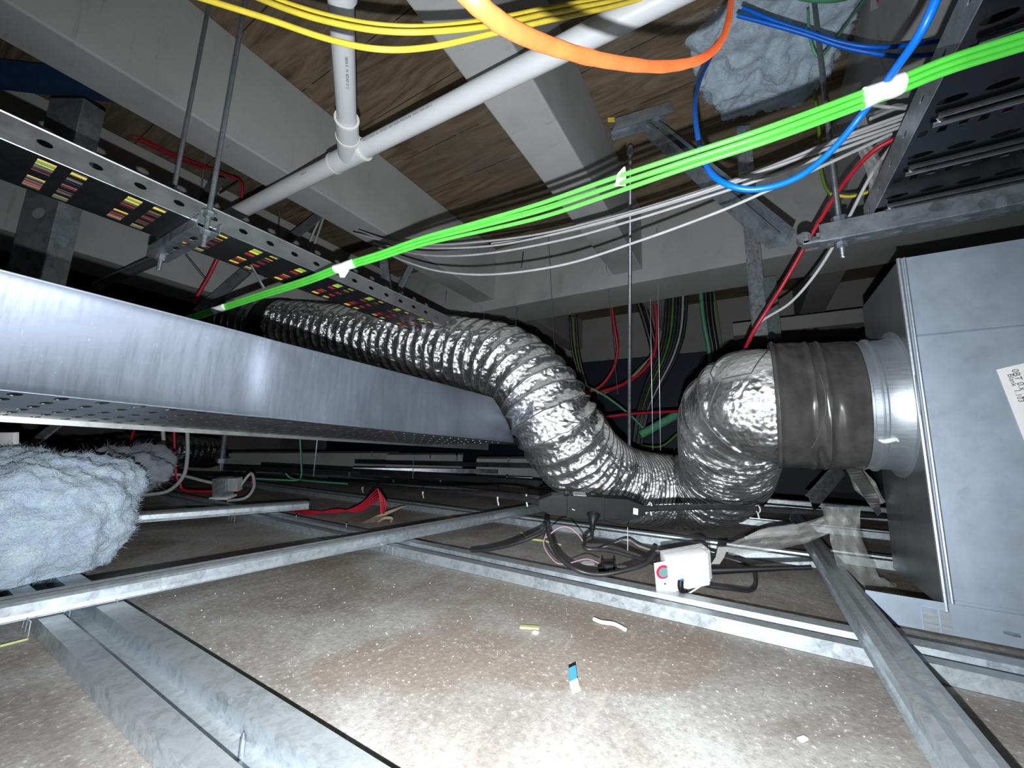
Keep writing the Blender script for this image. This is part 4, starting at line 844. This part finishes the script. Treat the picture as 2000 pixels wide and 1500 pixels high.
# ------------------------------------------------------------------ middle distance left: hanging cables, socket, rods
cable([(318, 838, 1.9), (318, 870, 1.9), (300, 895, 1.9), (250, 906, 1.85), (160, 915, 1.8)], .0085, 'grey', 'grey cable dropping from the trunking and bending left to the glasswool')
cable([(366, 842, 1.9), (366, 890, 1.9), (358, 930, 1.9), (330, 958, 1.88), (290, 966, 1.85), (240, 970, 1.8)], .0085, 'grey', 'grey cable dropping lower in front of the small grey socket')
cable([(240, 950, 1.9), (290, 930, 1.95), (340, 926, 2.0), (400, 940, 2.0), (425, 945, 2.0)], .0075, 'grey', 'grey cable arching to the small grey socket')
cable([(340, 838, 2.0), (342, 900, 2.0), (345, 930, 2.0), (352, 945, 2.0), (362, 958, 2.0), (420, 960, 2.0), (470, 958, 2.0)], .007, 'red', 'red cable hanging straight below the trunking')
cable([(262, 838, 2.2), (250, 870, 2.2), (215, 905, 2.2), (190, 925, 2.2)], .007, 'red', 'dim red cable slanting down behind the grey one')
cable([(586, 858, 2.4), (588, 900, 2.4), (588, 930, 2.4), (575, 938, 2.35), (500, 935, 2.3)], .005, 'palegreen', 'green cable dropping below the middle of the trunking')
cable([(558, 925, 2.4), (570, 934, 2.4), (610, 940, 2.3), (680, 945, 2.2)], .005, 'palegreen', 'green cable lying along the far channel')
so = at_d(436, 950, 1.95)
ss = empty('socket_outlet', so-UP*.05, 'small grey socket box with pale side standing beyond the short rail', 'socket')
MB().obox(so, RIGHT, FWD, UP, .034, .03, .045, .004).build('grey_body', 'galv', ss); MB().obox(so+RIGHT*.060+UP*.012, RIGHT, FWD, UP, .024, .02, .032, .002).build('pale_side', 'grey', ss)
MB().obox(so-UP*.052, RIGHT, FWD, UP, .045, .035, .006, .002).build('foot_plate', 'white', ss)
cable([(465, 955, 1.95), (490, 925, 2.0), (496, 950, 1.95), (480, 972, 1.9), (445, 978, 1.9)], .007, 'grey', 'grey cable curling round the right of the small grey socket')
cable([(470, 950, 2.0), (482, 932, 2.0), (494, 926, 2.0), (492, 945, 2.0)], .006, 'red', 'red wire loop right of the small grey socket')
threaded_rod(at_d(431, 918, 2.0), at_d(440, 845, 2.0), .013, 'thick threaded rod below the trunking above the grey socket', nuts=(.04,), group=None)
# far tracks and rods
for k, (a, b, t) in enumerate((((690, 922, 3.0), (1060, 925, 3.4), 'dim long track crossing the far left ceiling'), ((520, 912, 3.4), (1060, 950, 2.3), 'dim long track slanting toward the foil duct bottom'), ((440, 918, 3.0), (1040, 942, 2.8), 'dim dark track beyond the green cable'), ((700, 905, 3.6), (1070, 915, 3.0), 'farthest dark track before the pale bulkhead'))):
    p0, p1 = at_d(*a), at_d(*b); d = (p1-p0).normalized(); s_ = d.cross(Z).normalized()
    MB().extr([(0, 0), (0, .035), (.05, .035), (.05, 0)], p0, p1, s_, Z).build('ceiling_track', 'base_tray', label=t, cat='metal rail', solid=.002, smooth=0)
for k, (px, py) in enumerate(((726, 885), (840, 890), (892, 893), (993, 897), (990, 933), (860, 935), (768, 940), (682, 925))):
    p = at_d(px, py, 2.6); MB().tube([p-UP*.02, p+UP*.012], .006, 6).build('rod_end', 'bolt', label='bright cut rod end among the far tracks', cat='rod', group='bright rod ends among the far tracks')
structure('trim_11', MB().obox(at_d(560, 906, 3.9), RIGHT, FWD, Z, 1.1, .05, .115), 'concrete', smooth=0)
structure('trim_12', MB().obox(at_d(830, 908, 3.6), RIGHT, FWD, Z, .35, .05, .10), 'concrete', smooth=0)
structure('trim_13', MB().obox(at_d(1000, 915, 3.3), RIGHT, FWD, Z, .30, .05, .09), 'concrete', smooth=0)
# far foil ducts in the dark left
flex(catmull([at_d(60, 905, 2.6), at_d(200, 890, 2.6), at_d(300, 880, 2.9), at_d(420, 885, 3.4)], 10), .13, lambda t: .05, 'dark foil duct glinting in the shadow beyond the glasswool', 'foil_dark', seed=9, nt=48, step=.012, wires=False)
# ------------------------------------------------------------------ cables beyond the cross beam
def far(pts, r, mat, t, g_=None): cable(pts, r, mat, t, group=g_, sides=8, n=6)
for k in range(7):
    m = ['black_cable', 'black_cable', 'earth', 'black_cable', 'black_cable', 'grey', 'black_cable'][k]; x = 6.5*k
    far([(1302+x, 470, 2.75), (1300+x, 620, 2.75), (1288+x*.9, 690, 2.75), (1262+x*.8, 750, 2.75), (1245+x*.5, 810, 2.7), (1235+x*.4, 880, 2.7)], .0125 if m == 'black_cable' else .007, m, '%s power cable of the thick bundle hanging beyond the cross beam' % {'black_cable': 'black', 'earth': 'yellow-green', 'grey': 'grey'}[m], 'far bundle cables, %s' % {'black_cable': 'black', 'earth': 'yellow-green', 'grey': 'grey'}[m])
for k in range(3): far([(1362+9*k, 470, 2.85), (1372+9*k, 610, 2.85), (1384+8*k, 680, 2.85), (1390+8*k, 740, 2.85)], .016, 'black_cable' if k else 'palegreen', '%s cable hanging left of the curled foil duct' % ('thick black', 'thick green')[k == 0], 'thick cables left of the curled duct' if k else None)
far([(1195, 600, 2.75), (1200, 640, 2.75), (1206, 680, 2.75), (1198, 720, 2.75), (1172, 755, 2.75), (1140, 768, 2.75)], .012, 'red', 'left red cable bowing down beyond the cross beam')
far([(1279, 590, 2.8), (1283, 640, 2.8), (1278, 690, 2.8), (1255, 725, 2.8), (1215, 752, 2.8), (1165, 768, 2.8)], .015, 'red', 'right red cable bowing down beyond the cross beam')
for k in range(3): far([(1113+6*k, 620, 2.8), (1116+6*k, 670, 2.8), (1124+5*k, 710, 2.8), (1140+4*k, 760, 2.8)], .010 if k != 1 else .005, ['black_cable', 'earth', 'black_cable'][k], '%s cable hanging just right of the foil bend' % ['black', 'yellow-green', 'black'][k], 'cables just right of the foil bend' if k != 1 else None)
for k in range(2): far([(1246+12*k, 590, 2.9), (1262+10*k, 640, 2.9), (1275+6*k, 700, 2.9), (1262, 770, 2.9)], .016, 'black_cable', 'thick black cable crossing behind the right red cable', 'black cables behind the right red cable')
for k in range(3): far([(1278-3*k, 690, 2.8), (1255, 712+4*k, 2.8), (1222, 745+3*k, 2.8), (1180, 765+3*k, 2.8)], .005, ['earth', 'grey', 'black_cable'][k], '%s thin cable following the right red cable' % ['yellow-green', 'grey', 'black'][k])
far([(1140, 752, 2.6), (1180, 772, 2.6), (1228, 808, 2.6), (1260, 840, 2.6)], .008, 'palegreen', 'green cable slanting right between foil bend and curled duct')
far([(1170, 816, 2.3), (1240, 808, 2.3), (1330, 803, 2.3)], .009, 'red', 'level red cable between foil bend and curled duct')
far([(1250, 850, 2.5), (1290, 828, 2.5), (1340, 800, 2.5)], .028, 'palegreen', 'fat dark green cable lying low between the foil duct curves')
far([(1245, 870, 2.6), (1290, 872, 2.6), (1320, 850, 2.6), (1345, 825, 2.6)], .008, 'earth', 'yellow-green cable lying low between the foil duct curves')
far([(1392, 560, 2.9), (1402, 620, 2.9), (1410, 680, 2.9)], .006, 'earth', 'thin yellow-green cable right of the thick green one')
# red cables behind the left tray, thin black tie
cable([(165, 215, 1.75), (260, 262, 1.8), (350, 305, 1.85), (440, 340, 1.85), (470, 355, 1.85), (472, 385, 1.85), (460, 425, 1.85)], .006, 'red', 'red cable running behind the left tray and turning down by the pipe')
cable([(165, 222, 1.77), (260, 270, 1.82), (350, 312, 1.87), (400, 330, 1.87)], .004, 'red', 'second thin red cable behind the left tray')
cable([(470, 420, 1.75), (445, 465, 1.72), (425, 505, 1.7), (405, 545, 1.7), (378, 590, 1.7)], .007, 'red', 'red cable dropping beside the slanting grey brace')
cable([(428, 378, 1.8), (448, 366, 1.8), (468, 353, 1.8)], .003, 'black_cable', 'thin black tie slanting off the red cable bend', name='cord')
cable([(626, 425, 2.2), (610, 460, 2.2), (600, 490, 2.2), (595, 515, 2.2)], .006, 'grey', 'thin grey cable hanging behind the plastic pipe')
cable([(632, 425, 2.25), (620, 460, 2.25), (608, 495, 2.25)], .006, 'grey', 'second thin grey cable beside it behind the plastic pipe')
# dark pipe slanting behind tray
MB().tube([at_d(190, 558, 1.6), at_d(312, 505, 1.5)], .018, 20).build('dark_pipe', 'rod', label='dark round pipe slanting behind the strut of the left tray', cat='pipe')
# red and white printed wrap at the top right
V = []; c = at_d(1790, 20, 1.05)
P = [at_d(1700, -10, 1.08), at_d(1745, 15, 1.06), at_d(1800, 30, 1.05), at_d(1850, 30, 1.04)]
g = empty('printed_wrap', P[1], 'crumpled white wrap with red print tucked beside the ribbed tray', 'plastic wrap')
PP = catmull(P, 6); MB().ribbon(PP, [UP*.045+FWD*.02*math.sin(i) for i in range(len(PP))]).build('sheet', 'film', g, solid=.0006)
MB().ribbon(catmull([at_d(1712, -5, 1.06), at_d(1745, 10, 1.03), at_d(1785, 42, 1.02)], 5), UP*.012).ribbon([at_d(1825, 28, 1.01), at_d(1848, 25, 1.01)], UP*.014).build('red_print', 'redwhite', g, solid=.0006)
# small yellow tag at the brace
MB().obox(at_d(1194, 234, 1.53), RIGHT, FWD, UP, .014, .001, .009).build('yellow_tag', 'yellow', label='tiny yellow tag beside the brace shoe', cat='tag')

film([(1455, 1052, 1.30), (1500, 1040, 1.32), (1560, 1032, 1.36)], [6, 18, 22], 'bright white paper edge under the curled foil duct', mat='whitetape', name='paper_sheet')
